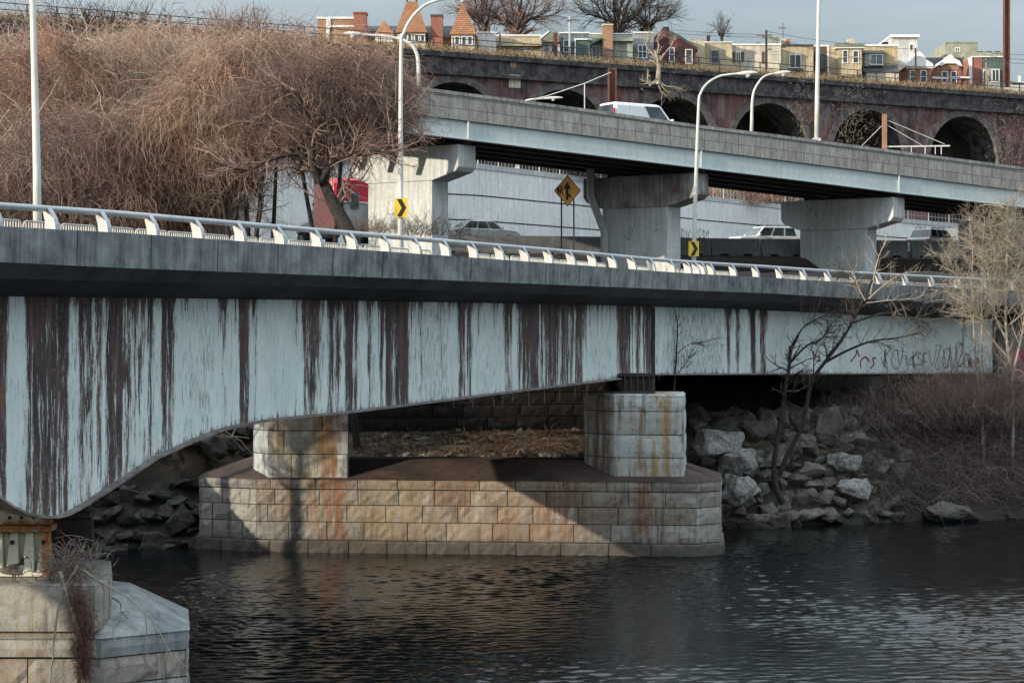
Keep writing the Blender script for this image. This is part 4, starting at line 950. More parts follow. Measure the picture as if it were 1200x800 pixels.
mb = MB(); mb.box((-1.5, .42, .95), (3.2, .1, .28)); mb.box((-1.5, -.42, .95), (3.2, .1, .28)); mb.box((-1.7, 0, 1.15), (.9, .9, .1)); mb.build('frame', M['black'], tk)
park(tk, 417, 128.5, -36, road_z(128)+.01); tk.scale = (1.02, 1.02, 1.02)

# ================================================================== signs and lamp posts
def arrow_mesh(place, pts, mb): mb.add([place(a, b) for a, b in pts], [tuple(range(len(pts)))])
def chevron(px, py, d, w, h, label, yaw=0):
    x, y, z = U(px, py, d); r = thing('chevron_sign', label, 'road sign', (x, y, z-h/2), 'chevron signs on the lamp posts')
    cs, sn = math.cos(yaw), math.sin(yaw); P = lambda a, b, o: (x+a*cs+o*sn, y+a*sn-o*cs, z+b)
    mb = MB(); mb.extrude([P(a, b, 0) for a, b in ((-w/2, -h/2), (w/2, -h/2), (w/2, h/2), (-w/2, h/2))], (-.02*sn, .02*cs, 0)); mb.build('plate', M['yellow'], r, bevel=.004)
    mb = MB(); k = h/2-.03; t = w*.36
    mb.add([P(a, b, .005) for a, b in ((-w*.32, k), (-w*.32+t, k), (w*.4, 0), (w*.4-t, 0))], [(0, 1, 2, 3)])
    mb.add([P(a, b, .005) for a, b in ((-w*.32, -k), (-w*.32+t, -k), (w*.4, 0), (w*.4-t, 0))], [(3, 2, 1, 0)]); mb.build('chevron', M['black'], r, fix=False)
def far_point(px, off):
    s = s_of_px(px, off); p = on_axis(s, off)[0]; return p[0], p[1], zz(Z_DECK, s)
def lamp_post(label, pts, d, r0, r1, head=None, z0=None, hl=.9, hdir=None, arms=None):
    """pts: photo pixels of the pole and arm from the foot up, all at distance d"""
    P = [U(a, b, d) for a, b in pts]
    if z0 is not None: P[0].z = z0
    rt = thing('lamp_post', label, 'street lamp', tuple(P[0]))
    k = len(P); mb = MB(); fine = []
    for i in range(k-1):
        for j in range(4 if i else 1):
            t = j/(4 if i else 1); p0, p1, p2, p3 = P[max(i-1, 0)], P[i], P[i+1], P[min(i+2, k-1)]
            fine.append(.5*(2*p1+(p2-p0)*t+(2*p0-5*p1+4*p2-p3)*t*t+(3*p1-p0-3*p2+p3)*t**3) if i else p1)
    fine.append(P[-1]); m = len(fine)
    tot = [0]
    for a, b in zip(fine, fine[1:]): tot.append(tot[-1]+(b-a).length)
    mb.tube(fine, [r0+(r1-r0)*t/tot[-1] for t in tot], 10); mb.build('pole', M['pole'], rt, smooth=True)
    mb = MB(); mb.box((P[0].x, P[0].y, P[0].z+.1), (r0*3.2, r0*3.2, .2)); mb.build('base_plate', M['conc_gray'], rt, bevel=.02)
    if head:
        h = U(*head, d); tdir = (P[-1]-fine[-3]).normalized()
        rows = []
        for x, w_, zt, zb in ((-.1, .05, .05, -.05), (.05, .12, .08, -.08), (.3, .18, .12, -.1), (.6, .17, .12, -.08), (.85, .1, .07, -.04), (.95, .03, .02, -.01)):
            c = P[-1]+V((tdir.x, tdir.y, tdir.z*.5)).normalized()*x*hl/.9; s = V((-tdir.y, tdir.x, 0)).normalized()
            rows.append([c-s*w_, c-s*w_*.6+V((0, 0, zt)), c+s*w_*.6+V((0, 0, zt)), c+s*w_, c+s*w_*.6+V((0, 0, zb)), c-s*w_*.6+V((0, 0, zb))])
        mb = MB(); mb.grid(rows, close=True); mb.add(rows[0], [tuple(range(6))]); mb.add(rows[-1], [tuple(range(6))]); hd = mb.build('lamp_head', M['pole'], rt, smooth=True)
        c = P[-1]+V((tdir.x, tdir.y, tdir.z*.5)).normalized()*.45*hl/.9
        mb = MB(); mb.lathe([(.02, -.26), (.1, -.22), (.15, -.13), (.15, -.09)], (c.x, c.y, c.z), 12); mb.build('lens', M['lamp_glass'], hd, smooth=True)
    return rt
x, y, z = far_point(44, 13.9); lamp_post('tall white lamp post at the left end of the bridge, its top beyond the picture', [(44.5, 258), (43.2, 200), (38, 0), (36, -60), (46, -110), (66, -124)], y, .165, .075, (66, -124), z)
x, y, z = far_point(469.5, 13.9); lamp_post('lamp post with the left chevron sign, its long arm curving up over the towers', [(469.5, 290), (469.3, 230), (470, 60), (473, 40), (482, 22), (497, 7), (515, 0), (530, -2)], y, .15, .06, (530, -2), z, 1.0)
chevron(470, 243.5, y-.22, .6, .86, 'amber chevron sign in front of the concrete pier beside the red truck')
x, y, z = far_point(815.5, 13.9); lamp_post('slim lamp post with the right chevron sign and an arm bent over the viaduct', [(812, 300), (814, 260), (818.5, 130), (821, 110), (829, 98), (842, 90), (855, 87.5), (866, 86.5)], y, .15, .055, (866, 86.5), z, 1.0)
chevron(813, 291.5, y-.22, .56, .82, 'bright yellow chevron sign on the slim lamp post by the brown capped pier')
lamp_post('lamp post on the overpass with its arm reaching left over the vine mound', [(491, 108), (490.5, 80), (489, 66), (484, 55), (474, 48), (455, 43), (430, 41), (424, 40.5)], od(491)-.0+.25, .13, .05, (424, 40), None, 1.0)
dd = od(881)+OWD*.85; lamp_post('lamp post on the far side of the overpass with a short arm bending right', [(880.5, 162), (881, 140), (881.5, 120), (884, 106), (892, 93), (900, 88), (910, 86)], dd, .12, .05, (910, 86), None)
lamp_post('straight white mast on the overpass parapet rising out of the picture', [(957, 166), (957.5, 120), (959.5, 0), (960, -60), (966, -80), (980, -88)], od(957)+.2, .15, .09, (980, -88))
lamp_post('lamp head on a low arm just showing above the overpass parapet', [(606, 199), (607, 150), (609, 126), (614, 119.5), (622, 117), (638, 115.5)], itp(606, WALL)+5, .13, .07, (638, 115.5), None, 1.4)
# merging traffic sign
dm = 121.0; x, y, z = U(665, 223.5, dm); ms = thing('merge_sign', 'faded orange diamond merge sign on two thin posts', 'road sign', (x, y, ground_z(665, dm)))
hw = 15.8/F*dm; hh = 18.6/F*dm
mb = MB(); mb.extrude([(x-hw, y, z), (x, y, z-hh), (x+hw, y, z), (x, y, z+hh)], (0, .03, 0)); pl_ = mb.build('plate', M['black'], ms, bevel=.01)
mb = MB(); mb.add([(x-hw*.93, y-.008, z), (x, y-.008, z-hh*.93), (x+hw*.93, y-.008, z), (x, y-.008, z+hh*.93)], [(0, 1, 2, 3)]); mb.build('face', M['orange'], pl_, fix=False)
k = hh/18.6; mb = MB(); q = lambda a, b, o=.014: (x+a*k, y-o, z+b*k)
mb.add([q(a, b) for a, b in ((-2, -11), (1.2, -11), (1.2, 2), (-2, 2))], [(0, 1, 2, 3)]); mb.add([q(a, b) for a, b in ((-5, 2), (4.2, 2), (-.2, 10.5))], [(0, 1, 2)])
mb.add([q(a, b) for a, b in ((1.0, -2.5), (1.0, -6), (3.4, -9), (4.6, -6.4))], [(0, 1, 2, 3)]); mb.build('arrow', M['black'], pl_, fix=False)
mb = MB(); rq = random.Random(8)
for _ in range(5): strokes(mb, [[(-12+a*7, -5+b*10) for a, b in scribble(rq, 4, 1)]], lambda a, b: q(a, b, .018), .6)
mb.build('graffiti', M['spray_black'], pl_, fix=False)
for px in (658, 672.5):
    xx = (px-600)/F*dm; mb = MB(); mb.bar((xx, y+.07, ground_z(665, dm)-.1), (xx, y+.07, z-hh*.25), .09, .07); mb.build('post', M['steel_dark'], ms)

# ================================================================== brick viaduct
def vd(px): return 205*4380/(4850-px)
VU = V(XY(1100, vd(1100)))-V(XY(100, vd(100))); VU.normalize(); VN = V((VU.y, -VU.x)); V0 = V(XY(470, vd(470)))
def vm(px): return (V(XY(px, vd(px)))-V0).dot(VU)
VT = CH+28.0; VR = 5.3; VC = CH+25.0; VZ0 = CH+6.5
arch = [vm(p) for p in (402, 534, 662, 790, 903, 1018, 1130, 1244, 1358)]
via = thing('brick_viaduct', 'long soot blackened brick railway viaduct of round arches behind the overpass', 'viaduct', (V0.x, V0.y, VZ0))
def VP(m, off, z): q = V0+VU*m-VN*off; return (q.x, q.y, z)
ms_ = sorted(set([round(v, 3) for v in np.arange(-75, 108, 1.5)]+[round(a+VR*math.cos(t), 3) for a in arch for t in np.linspace(0, math.pi, 25)]))
mb = MB(); uvw = []
def vq(m0, m1, b0, b1, t0, t1):
    mb.add([VP(m0, 0, b0), VP(m1, 0, b1), VP(m1, 0, t1), VP(m0, 0, t0)], [(0, 1, 2, 3)]); uvw.extend([(m0, b0), (m1, b1), (m1, t1), (m0, t0)])
for m0, m1 in zip(ms_, ms_[1:]):
    mid = (m0+m1)/2; a = min(arch, key=lambda q: abs(q-mid)); bt = lambda m: VC-VR+math.sqrt(max(0, VR*VR-(m-a)**2))
    if abs(mid-a) < VR: vq(m0, m1, bt(m0), bt(m1), VT-1.9, VT-1.9)
    else: vq(m0, m1, VZ0, VZ0, VT-1.9, VT-1.9)
mb.build('wall', M['brick_viaduct'], via, fix=False, uv=uvw)
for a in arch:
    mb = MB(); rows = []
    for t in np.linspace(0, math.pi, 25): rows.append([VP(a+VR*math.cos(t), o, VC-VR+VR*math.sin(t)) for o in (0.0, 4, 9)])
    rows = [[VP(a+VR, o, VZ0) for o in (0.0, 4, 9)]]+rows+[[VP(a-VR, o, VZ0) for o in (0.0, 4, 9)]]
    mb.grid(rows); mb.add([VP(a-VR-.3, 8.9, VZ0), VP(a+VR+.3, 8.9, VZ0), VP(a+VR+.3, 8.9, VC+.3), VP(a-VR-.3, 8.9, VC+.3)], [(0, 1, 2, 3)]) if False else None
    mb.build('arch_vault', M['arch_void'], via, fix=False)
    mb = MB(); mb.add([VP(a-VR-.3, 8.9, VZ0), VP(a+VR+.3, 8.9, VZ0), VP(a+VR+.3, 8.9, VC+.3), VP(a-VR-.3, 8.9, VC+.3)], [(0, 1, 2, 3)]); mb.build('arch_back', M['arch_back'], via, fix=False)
    mb = MB(); rows = []
    for t in np.linspace(-.1, math.pi+.1, 27): rows.append([VP(a+(VR+e)*math.cos(t), -o, VC-VR+(VR+e)*math.sin(t)) for e, o in ((-.01, -.02), (-.01, .1), (.75, .1), (.75, -.02))])
    mb.grid(rows); mb.build('arch_ring', M['arch_ring'], via)
def vsweep(o0, o1, z0, z1, name, mat):
    mb = MB(); rows = [[VP(m, -o1, z0), VP(m, -o1, z1), VP(m, -o0, z1), VP(m, -o0, z0)] for m in np.arange(-75, 108, 3.0)]
    mb.grid(rows, close=True); mb.build(name, mat, via)
vsweep(-9, .05, VT-1.9, VT-.5, 'spandrel_course', M['stone_belt']); vsweep(-.3, .42, VT-2.3, VT-1.95, 'belt_course', M['stone_belt']); vsweep(-9, .3, VT-.49, VT, 'coping', M['stone_belt'])
for px, py, w, h, mt in ((603, 95.5, 13.5, 15, 'h_cream'), (601, 73, 7, 13, 'brick_orange')):
    m = vm(px); z = Zr(py, vd(px)); k = vd(px)/F; mb = MB()
    mb.add([VP(m+a*w*k*1.1, -.07, z+b*h*k/2) for a, b in ((-.5, -1), (.5, -1), (.5, 1), (-.5, 1))], [(0, 1, 2, 3)]); mb.add([VP(m+a*w*k*1.1, -.05, z+b*h*k/2) for a, b in ((-.53, -1.04), (.53, -1.04), (.53, 1.04), (-.53, 1.04))], [(0, 1, 2, 3)])
    mb.build('wall_patch', M[mt], via, fix=False)
vf = thing('railway_fence', 'dark two rail pipe fence running along the top of the brick viaduct', 'fence', (V0.x, V0.y, VT))
for h in (.95, 1.55):
    mb = MB(); mb.tube([VP(m, .6, VT+h) for m in np.arange(-74, 107, 6.0)], .045, 6); mb.build('rail', M['steel_dark'], vf)
for m in np.arange(-73.5, 107, 2.75):
    mb = MB(); mb.bar(VP(m, .6, VT-.05), VP(m, .6, VT+1.6), .11); mb.build('post', M['steel_dark'], vf)
def mast(label, px, y0, y1, d, w, cat='mast', mat='brown_steel'):
    a, b = U(px, y0, d), U(px, y1, d); r = thing('steel_mast', label, cat, tuple(a)); mb = MB()
    mb.bar(a+V((-w*.42, 0, 0)), b+V((-w*.42, 0, 0)), w*.16, w); mb.bar(a+V((w*.42, 0, 0)), b+V((w*.42, 0, 0)), w*.16, w); mb.bar(a, b, w*.7, w*.12); mb.build('column', M[mat], r)
    mb = MB(); mb.box(a+V((0, 0, .15)), (w*1.5, w*1.5, .3)); mb.build('foot', M['conc_gray'], r); return r
mast('tall dark brown steel mast rising out of the picture at the right', 1179.5, 106, -40, vd(1180)+2, .72)
mast('short rusty steel column standing in front of the viaduct behind the white van', 717.5, 170, 80, od(717)+24, .6)
g = thing('signal_gantry', 'orange steel post with a tied horizontal arm seen above the overpass', 'gantry', tuple(U(1036.5, 230, 165)))
mb = MB(); mb.bar(U(1036.5, 230, 165), U(1036.5, 134, 165), .34); mb.build('post', M['brick_orange'], g)
mb = MB(); mb.bar(U(1038, 172, 165), U(1113, 171, 165), .11); 
for px in (1068, 1084, 1096, 1103): mb.bar(U(px, 172, 165), U(px, 181, 165), .06)
mb.build('arm', M['pole'], g)
mb = MB()
for a, b in (((1040, 141), (1107, 169)), ((1040, 147), (1080, 170)), ((1034, 147), (1010, 171))): mb.tube([U(*a, 165), U(*b, 165)], .024, 5)
mb.build('tie_rod', M['pole'], g)
cb = thing('overhead_cable', 'sagging pale cable rising to the rusty column in front of the viaduct', 'cable', tuple(U(612, 119, od(717)+22)))
mb = MB(); mb.tube([U(600, 122, od(717)+22), U(640, 113, od(717)+22), U(685, 98, od(717)+22), U(716, 85, od(717)+23)], .032, 6); mb.build('wire', M['pole'], cb)
mb = MB(); mb.tube([U(685, 98, od(717)+22), U(685, 150, od(717)+22)], .04, 5); mb.build('hanger', M['pole'], cb)
# ================================================================== row houses above the viaduct
HB = CH+27.6
def hd(px, ex=0): return vd(px)+15+ex
class House:
    """box parts measured in photo pixels at one distance, standing on the ground behind the viaduct"""
    def __init__(s, name, label, cat, px, ex=0, group='row houses above the viaduct'):
        s.d = hd(px, ex); s.k = s.d/F; s.r = thing(name, label, cat, (*XY(px, s.d), HB), group)
    def X(s, px): return (px-600)*s.k
    def Zy(s, py): return Zr(py, s.d)
    def block(s, nm, x0, x1, yt, mat, yb=None, fy=0.0, dep=9.0, bevel=0):
        z1 = s.Zy(yt); z0 = HB-.2 if yb is None else s.Zy(yb); mb = MB()
        mb.box(((s.X(x0)+s.X(x1))/2, s.d+fy+dep/2, (z0+z1)/2), (s.X(x1)-s.X(x0), dep, z1-z0)); return mb.build(nm, M[mat], s.r, bevel=bevel)
    def win(s, x0, x1, yt, yb, fy=0.0, nx=1, ny=2, mat='trim', gl='glass'):
        a, b, z1, z0 = s.X(x0), s.X(x1), s.Zy(yt), s.Zy(yb); y = s.d+fy; mb = MB(); t = .09
        mb.box(((a+b)/2, y-.03, z1-t/2), (b-a, .12, t)); mb.box(((a+b)/2, y-.05, z0+t/2), (b-a+.1, .18, t))
        for x in (a+t/2, b-t/2): mb.box((x, y-.03, (z0+z1)/2), (t, .118, z1-z0-2*t-.004))
        for i in range(1, nx): mb.box((a+(b-a)*i/nx, y-.025, (z0+z1)/2), (t*.8, .1, z1-z0-2*t-.004))
        for i in range(1, ny): mb.box(((a+b)/2, y-.02, z0+(z1-z0)*i/ny), (b-a-2*t-.004, .08, t*.6))
        o = mb.build('window', M[mat], s.r); mb = MB(); mb.box(((a+b)/2, y-.006, (z0+z1)/2), (b-a-.06, .05, z1-z0-.06)); mb.build('pane', M[gl], o)
    def poly(s, nm, pts, mat, fy=0.0, dep=9.0):
        mb = MB(); mb.extrude([(s.X(a), s.d+fy, s.Zy(b)) for a, b in pts], (0, dep, 0)); return mb.build(nm, M[mat], s.r)
    def pyramid(s, nm, x0, x1, yb, xt0, xt1, yt, mat, fy=0.0, dep=4.0):
        td = dep*(xt1-xt0)/(x1-x0); zb, zt = s.Zy(yb), s.Zy(yt); y0 = s.d+fy; ym = y0+dep/2; mb = MB()
        mb.add([(s.X(x0), y0, zb), (s.X(x1), y0, zb), (s.X(x1), y0+dep, zb), (s.X(x0), y0+dep, zb), (s.X(xt0), ym-td/2, zt), (s.X(xt1), ym-td/2, zt), (s.X(xt1), ym+td/2, zt), (s.X(xt0), ym+td/2, zt)],
               [(3, 2, 1, 0), (4, 5, 6, 7), (0, 1, 5, 4), (1, 2, 6, 5), (2, 3, 7, 6), (3, 0, 4, 7)]); return mb.build(nm, M[mat], s.r)
    def slope(s, nm, x0, x1, yb, yt, mat, fy=-.3, run=2.2):
        """mansard or porch roof leaning back from its eave"""
        zb, zt = s.Zy(yb), s.Zy(yt); y = s.d+fy; mb = MB()
        mb.add([(s.X(x0), y, zb), (s.X(x1), y, zb), (s.X(x1), y+run, zt), (s.X(x0), y+run, zt), (s.X(x0), y+run+.3, zb), (s.X(x1), y+run+.3, zb)], [(0, 1, 2, 3), (0, 3, 4), (1, 5, 2), (3, 2, 5, 4), (0, 4, 5, 1)])
        return mb.build(nm, M[mat], s.r)
    def pot(s, nm, x0, x1, yt, yb, mat, fy=3.0, dep=1.0): return s.block(nm, x0, x1, yt, mat, yb, fy, dep)

h = House('brick_house', 'orange brick building with slate roof, two tiled pyramid towers and red chimneys', 'house', 460)
h.block('wing', 372, 417, 21, 'brick_orange'); h.block('trim_band', 371.5, 417.5, 20, 'trim', 22.5, -.12, .3); h.block('trim_band', 388, 417, 30, 'trim', 32, -.08, .14); h.block('trim_pilaster', 382.5, 387.5, 20.5, 'trim', 48, -.14, .2)
h.block('parapet', 378, 383, 17.5, 'slate', 21, 1, 2); h.block('main_wall', 417.5, 560, 42, 'brick_orange', None, .6); h.slope('roof', 417, 533, 44, 24, 'slate', .1, 4)
h.block('chimney', 415, 429.5, 16.5, 'brick_red', None, -.5, 1.6); h.block('chimney_cap', 414, 430.5, 15, 'brick_red', 17, -.6, 1.8); h.block('chimney', 505, 519, 20, 'brick_red', None, -.4, 1.6); h.block('chimney_cap', 504.5, 519.5, 18, 'slate', 20, -.5, 1.8)
h.pyramid('dormer_roof', 438, 463, 43, 449, 451, 24, 'tile_orange', -.8, 3); h.block('dormer', 440, 461, 42.8, 'trim', 50, -.5, 2)
h.pyramid('tower_roof', 464, 501, 40, 476.5, 489, 2, 'tile_orange', -1.2, 3.4); h.block('tower_finial', 476, 478, -1, 'black', 3, .1, .2); h.block('tower_finial', 487, 489, -2, 'black', 3, .1, .2); h.block('tower', 466, 499, 40.2, 'h_cream', None, -.9, 3)
for a in (470, 478, 486, 493): h.win(a, a+5.5, 42, 51, -.95, 1, 1)
h.pyramid('tower_roof', 527, 558.5, 42.5, 541.5, 543, 4, 'tile_orange', -1.2, 3.0); h.block('tower', 529, 556.5, 42.7, 'h_cream', None, -.9, 2.6)
for a in (533, 541, 548): h.win(a, a+6, 44, 55, -.95, 1, 1)
h = House('row_house', 'plain white flat roofed house beside the right hand tiled tower', 'house', 570); h.block('wall', 558.5, 581.5, 38.5, 'h_white'); h.block('parapet', 558, 582, 37.5, 'trim', 38.8, -.1, 2); h.block('roof_vent', 565, 569, 36, 'slate', 38, 2, 1)
h = House('row_house', 'long low house with broad tan shingled mansard roof', 'house', 605); h.block('wall', 582, 634, 45, 'h_tan'); h.slope('roof', 581, 635, 55, 39.5, 'shingle_tan', -.7, 2.4); h.block('roof_edge', 581, 635, 38.5, 'trim', 40, 1.5, .5); h.win(615, 623, 56, 64); h.block('porch_post', 585, 587, 42, 'timber', None, -1, .2); h.win(600, 606, 56, 64)
h = House('row_house', 'small house with green gabled dormer and white windows', 'house', 644, -1); h.block('wall', 624, 656, 49, 'h_white'); h.poly('gable_roof', [(622, 55), (642, 38), (652, 38), (657, 44), (657, 50), (640, 50)], 'slate_green', -.5, 7); h.poly('bargeboard', [(622, 56), (622, 54), (642, 37.3), (643.5, 38.5)], 'trim', -.6, .12); h.win(637, 644, 51, 62, 0, 1); h.win(645.5, 650, 51, 62, 0, 1)
h.block('post', 648.5, 653, 41, 'h_maroon', None, -1.4, .5)
h = House('row_house', 'slate blue house with a dark porch and white corner post', 'house', 672); h.block('wall', 656, 690, 39, 'h_blue'); h.block('roof_edge', 655.5, 690.5, 38, 'trim', 39.4, -.15, 2); h.block('porch', 674, 691, 49.5, 'h_teal', None, -1.6, 1.7); h.block('porch_roof', 672.5, 692, 48, 'trim', 49.6, -1.8, 2); h.block('corner_post', 673, 674.2, 49, 'trim', None, -1.75, .15); h.win(660, 667, 47, 62)
h = House('row_house', 'sage green mansard house with an orange brick chimney', 'house', 715); h.block('wall', 688.5, 741.5, 48, 'h_green'); h.slope('roof', 687.5, 741.8, 49, 39, 'slate_green', -.5, 1.3); h.block('roof_edge', 688, 742, 38, 'trim', 39.6, .6, .6)
h.block('chimney', 705.5, 717.5, 31.5, 'brick_orange', None, -1.1, 1.3); h.block('chimney_cap', 705, 718, 30, 'h_cream', 31.8, -1.2, 1.5); h.win(693.5, 703.5, 54, 70, -.05, 2, 1); h.poly('awning', [(689, 52), (705, 45), (705, 47), (691, 54.5)], 'slate_green', -1, .8)
h = House('row_house', 'grey flat roofed house with a white framed bay window behind the viaduct sycamore', 'house', 753, .5); h.block('wall', 742, 766, 38.5, 'h_gray'); h.block('bay', 745.5, 759, 52, 'h_gray', None, -.9, 1); h.win(747, 757.5, 54, 70, -.9, 2, 2); h.block('roof_edge', 741.8, 766, 37.5, 'trim', 39, -.1, .6)
h = House('row_house', 'maroon gabled house with white sash windows and dark grey roof slope', 'house', 788); h.poly('wall', [(764, 80), (764, 46), (776, 34), (784, 38), (798, 46), (815, 55), (816, 80)], 'h_maroon'); h.poly('roof', [(784, 37), (797, 43), (817, 57), (817.5, 60), (797, 47), (783, 41)], 'slate', -.7, 8); h.block('chimney', 778, 785, 30, 'black', 40, 1, 1.2)
h.win(784, 790.5, 56, 73, -.04); h.win(803, 811.5, 58, 75, -.04); h.block('porch_shadow', 794, 801, 55, 'black', 68, -.05, .2)
h = House('row_house', 'narrow beige house with grey side and two roof pots', 'house', 822); h.poly('wall', [(809, 85), (806, 48), (826, 48), (826, 85)], 'h_tan'); h.block('pot', 809, 815, 42, 'h_cream', 48, 2, 1); h.block('chimney', 824, 834, 40, 'h_gray', 49, 3, 2); h.block('chimney_pot', 831, 834.5, 38, 'black', 48, 2.5, .6)
h = House('row_house', 'mustard beige house with one grey sash window', 'house', 842, .6); h.block('wall', 825, 858, 50, 'h_tan'); h.win(833, 842.5, 59, 75, 0, 1, 2, 'h_gray'); h.block('roof_edge', 825, 858.5, 49, 'trim', 50.4, -.12, .6); h.lathe = None
h = House('row_house', 'cream house with brown shuttered window and flat roof', 'house', 886); h.block('wall', 858, 915, 53, 'h_cream'); h.block('roof_edge', 857.5, 915, 51.5, 'trim', 53.4, -.12, .6); h.win(862, 868, 61, 72, 0, 2, 1)
for a in (858.5, 868.3): h.block('shutter', a, a+3.4, 61, 'h_brown', 72.5, -.08, .12)
h.block('shutter', 892.5, 895.5, 61, 'h_brown', 75, -.08, .12); h.block('air_conditioner', 906, 915, 40, 'slate_green', 49, 2, 2); h.block('roof_box', 904, 918, 48.5, 'h_white', 52, 1.8, 3); h.block('roof_unit', 889, 895.5, 46, 'slate', 52, 3, 1.5)
h = House('row_house', 'sunlit beige house with dark double window above a ledge', 'house', 934, -.6); h.block('wall', 915, 953, 53.5, 'h_tan'); h.block('roof_edge', 914.7, 953.5, 52.5, 'slate', 54, -.2, .7); h.win(925, 939, 64, 80, 0, 2, 1); h.block('ledge', 923, 941, 81.5, 'slate', 84, -.4, .5); h.block('chimney', 918, 927.5, 42.5, 'h_cream', 51, 2, 1); h.block('chimney_pot', 923.5, 928, 43.5, 'brick_red', 50, 1.7, .6)
h = House('row_house', 'recessed brown house front with dark tall door beside the white mast', 'house', 961, 1.4); h.block('wall', 953, 969, 54, 'h_brown'); h.block('roof_edge', 953, 970, 53, 'trim', 54.8, -.1, .5); h.win(961, 966, 63, 82, 0, 1, 1, 'h_teal'); h.block('door', 954, 960, 64, 'black', None, -.05, .1)
h = House('row_house', 'tan house with projecting two window bay under a dark green cornice', 'house', 990, -.4); h.block('wall', 969, 1009, 54, 'h_tan'); h.block('bay', 981, 1008, 58, 'h_tan', 90, -1.1, 1.2); h.block('cornice', 977, 1011, 53, 'slate_green', 57, -1.4, 1.6); h.block('trim', 977, 1011, 57.1, 'trim', 58.5, -1.35, 1.5); h.win(985.5, 992, 60.5, 76, -1.1); h.win(997.5, 1004.5, 61, 76, -1.1); h.block('downpipe', 970, 971.5, 53, 'trim', None, -.12, .12); h.block('chimney', 997, 1004.5, 43, 'h_tan', 52, 2, 1); h.block('roof_pot', 992, 998, 48, 'slate', 53, 1.6, .8)
h = House('row_house', 'bright yellow house with a grey bay window and sloping porch roof', 'house', 1030); h.block('wall', 1009, 1052, 54, 'h_yellow'); h.block('parapet', 1008.6, 1052.5, 52.3, 'trim', 54.4, -.1, .6); h.block('bay', 1012, 1034, 63.5, 'h_gray', 79, -.9, 1); h.slope('bay_roof', 1010.5, 1035, 64, 59, 'slate', -1.1, 1.2); h.win(1017.5, 1033, 65, 77.5, -.9, 2, 1, 'trim', 'glass_pale'); h.slope('porch_roof', 1010, 1051, 87, 76, 'slate', -2, 2.2); h.block('porch', 1012, 1050, 87.2, 'h_cream', None, -1.8, 1.9); h.block('roof_vent', 1011, 1020, 47, 'brick_red', 53, 3, 1.5); h.block('roof_pot', 1039, 1045.5, 46, 'black', 53, 2.5, 1)
h = House('tower_house', 'white stucco roof tower with a small dark window', 'house', 1060, 7); h.block('wall', 1044, 1075, 44, 'h_white'); h.block('roof_slab', 1043, 1077, 41.3, 'trim', 44.2, -.5, 9.6); h.win(1065.5, 1070.5, 52, 60, 0, 1, 1); h.block('antenna', 1050, 1050.8, 36, 'black', 42, 3, .1); h.block('antenna', 1059, 1060, 36, 'black', 42, 4, .1)
h = House('row_house', 'dark slate mansard house squeezed between the yellow house and white gables', 'house', 1068, 11); h.block('wall', 1052, 1140, 76, 'h_white'); h.slope('roof', 1051, 1140, 80, 66, 'slate', -.6, 2)
def tudor(x, lab, wide):
    h = House('gabled_house', lab, 'house', x); a, b = x-wide, x+wide
    h.block('wall', a+1, b-1, 78, 'brick_red'); h.poly('gable', [(a-2, 78.5), (a-1, 75), (x-9, 71), (x-4, 64), (x, 60.5), (x+4, 64), (x+9, 71), (b+1, 75), (b+2, 78.5)], 'trim', -.35, 5)
    h.win(x-11, x-4.5, 82.5, 97.5, -.02); h.win(x+1.5, x+9, 82.5, 97.5, -.02); h.block('sill_band', a-1, b+1, 78.6, 'trim', 80.5, -.2, .3); return h
tudor(1077, 'brick house with a full white ogee gable and two white windows, the left one', 14.5)
h = House('gabled_house', 'brick house with a white curved gable edge and dark brick arch band over two windows', 'house', 1113); h.block('wall', 1101, 1126, 75, 'brick_red'); h.poly('gable', [(1099, 77), (1104, 71), (1109, 69), (1113.5, 64), (1118, 69), (1124, 72), (1127, 78), (1123.5, 77.5), (1119, 75), (1108, 75), (1103, 77.5)], 'trim', -.4, 4); h.poly('tympanum', [(1103, 82), (1103, 77), (1108, 74), (1119, 74), (1124, 77.5), (1124, 82)], 'brick_orange', -.1, 3); h.win(1103.5, 1110.5, 83.5, 98, -.02); h.win(1114, 1121, 83.5, 98, -.02); h.block('sill_band', 1092, 1136, 90, 'trim', 92.5, -.1, .3); h.block('side_wall', 1091, 1137, 92.5, 'brick_red', None, .3, 2)
h = House('row_house', 'olive grey flat roofed block with one small window standing behind the gables', 'house', 1127, 9); h.block('wall', 1108, 1145.5, 50, 'h_olive'); h.win(1119, 1125, 56, 61, 0, 2, 1, 'trim'); h.block('roof_edge', 1107.6, 1146, 49, 'h_green', 50.4, -.1, .6)
h = House('row_house', 'low olive extension with a row of dark roof vents', 'house', 1150, 5); h.block('wall', 1130, 1176, 61.5, 'h_olive')
for a in (1148, 1158, 1168): h.block('roof_vent', a, a+6.5, 59, 'slate', 62, 1, 1)
h = House('row_house', 'brick and dark teal house with white corner strip beside the tall brown mast', 'house', 1158); h.block('brick_wall', 1139, 1151, 67, 'brick_red'); h.block('teal_wall', 1151, 1183, 67.5, 'h_teal', None, .1); h.block('roof_edge', 1138, 1175, 66, 'trim', 67.4, -.1, .6); h.poly('corner_strip', [(1134, 68), (1139, 67), (1139, 100), (1135.5, 100), (1136, 78)], 'trim', -.15, .3); h.block('bay', 1150, 1171, 81, 'h_gray', None, -.5, .8); h.win(1151, 1157, 83, 96, -.5, 1, 1); h.win(1161, 1170, 82, 97, -.5, 2, 1)
h = House('distant_house', 'distant pale rooftops beyond the brown mast at the right edge', 'house', 1192, 60, None); h.block('wall', 1183, 1215, 96, 'h_white'); h.slope('roof', 1182, 1203, 98, 93, 'slate', -.5, 3); h.block('chimney', 1196, 1198, 88, 'trim', 97, 1, .6)
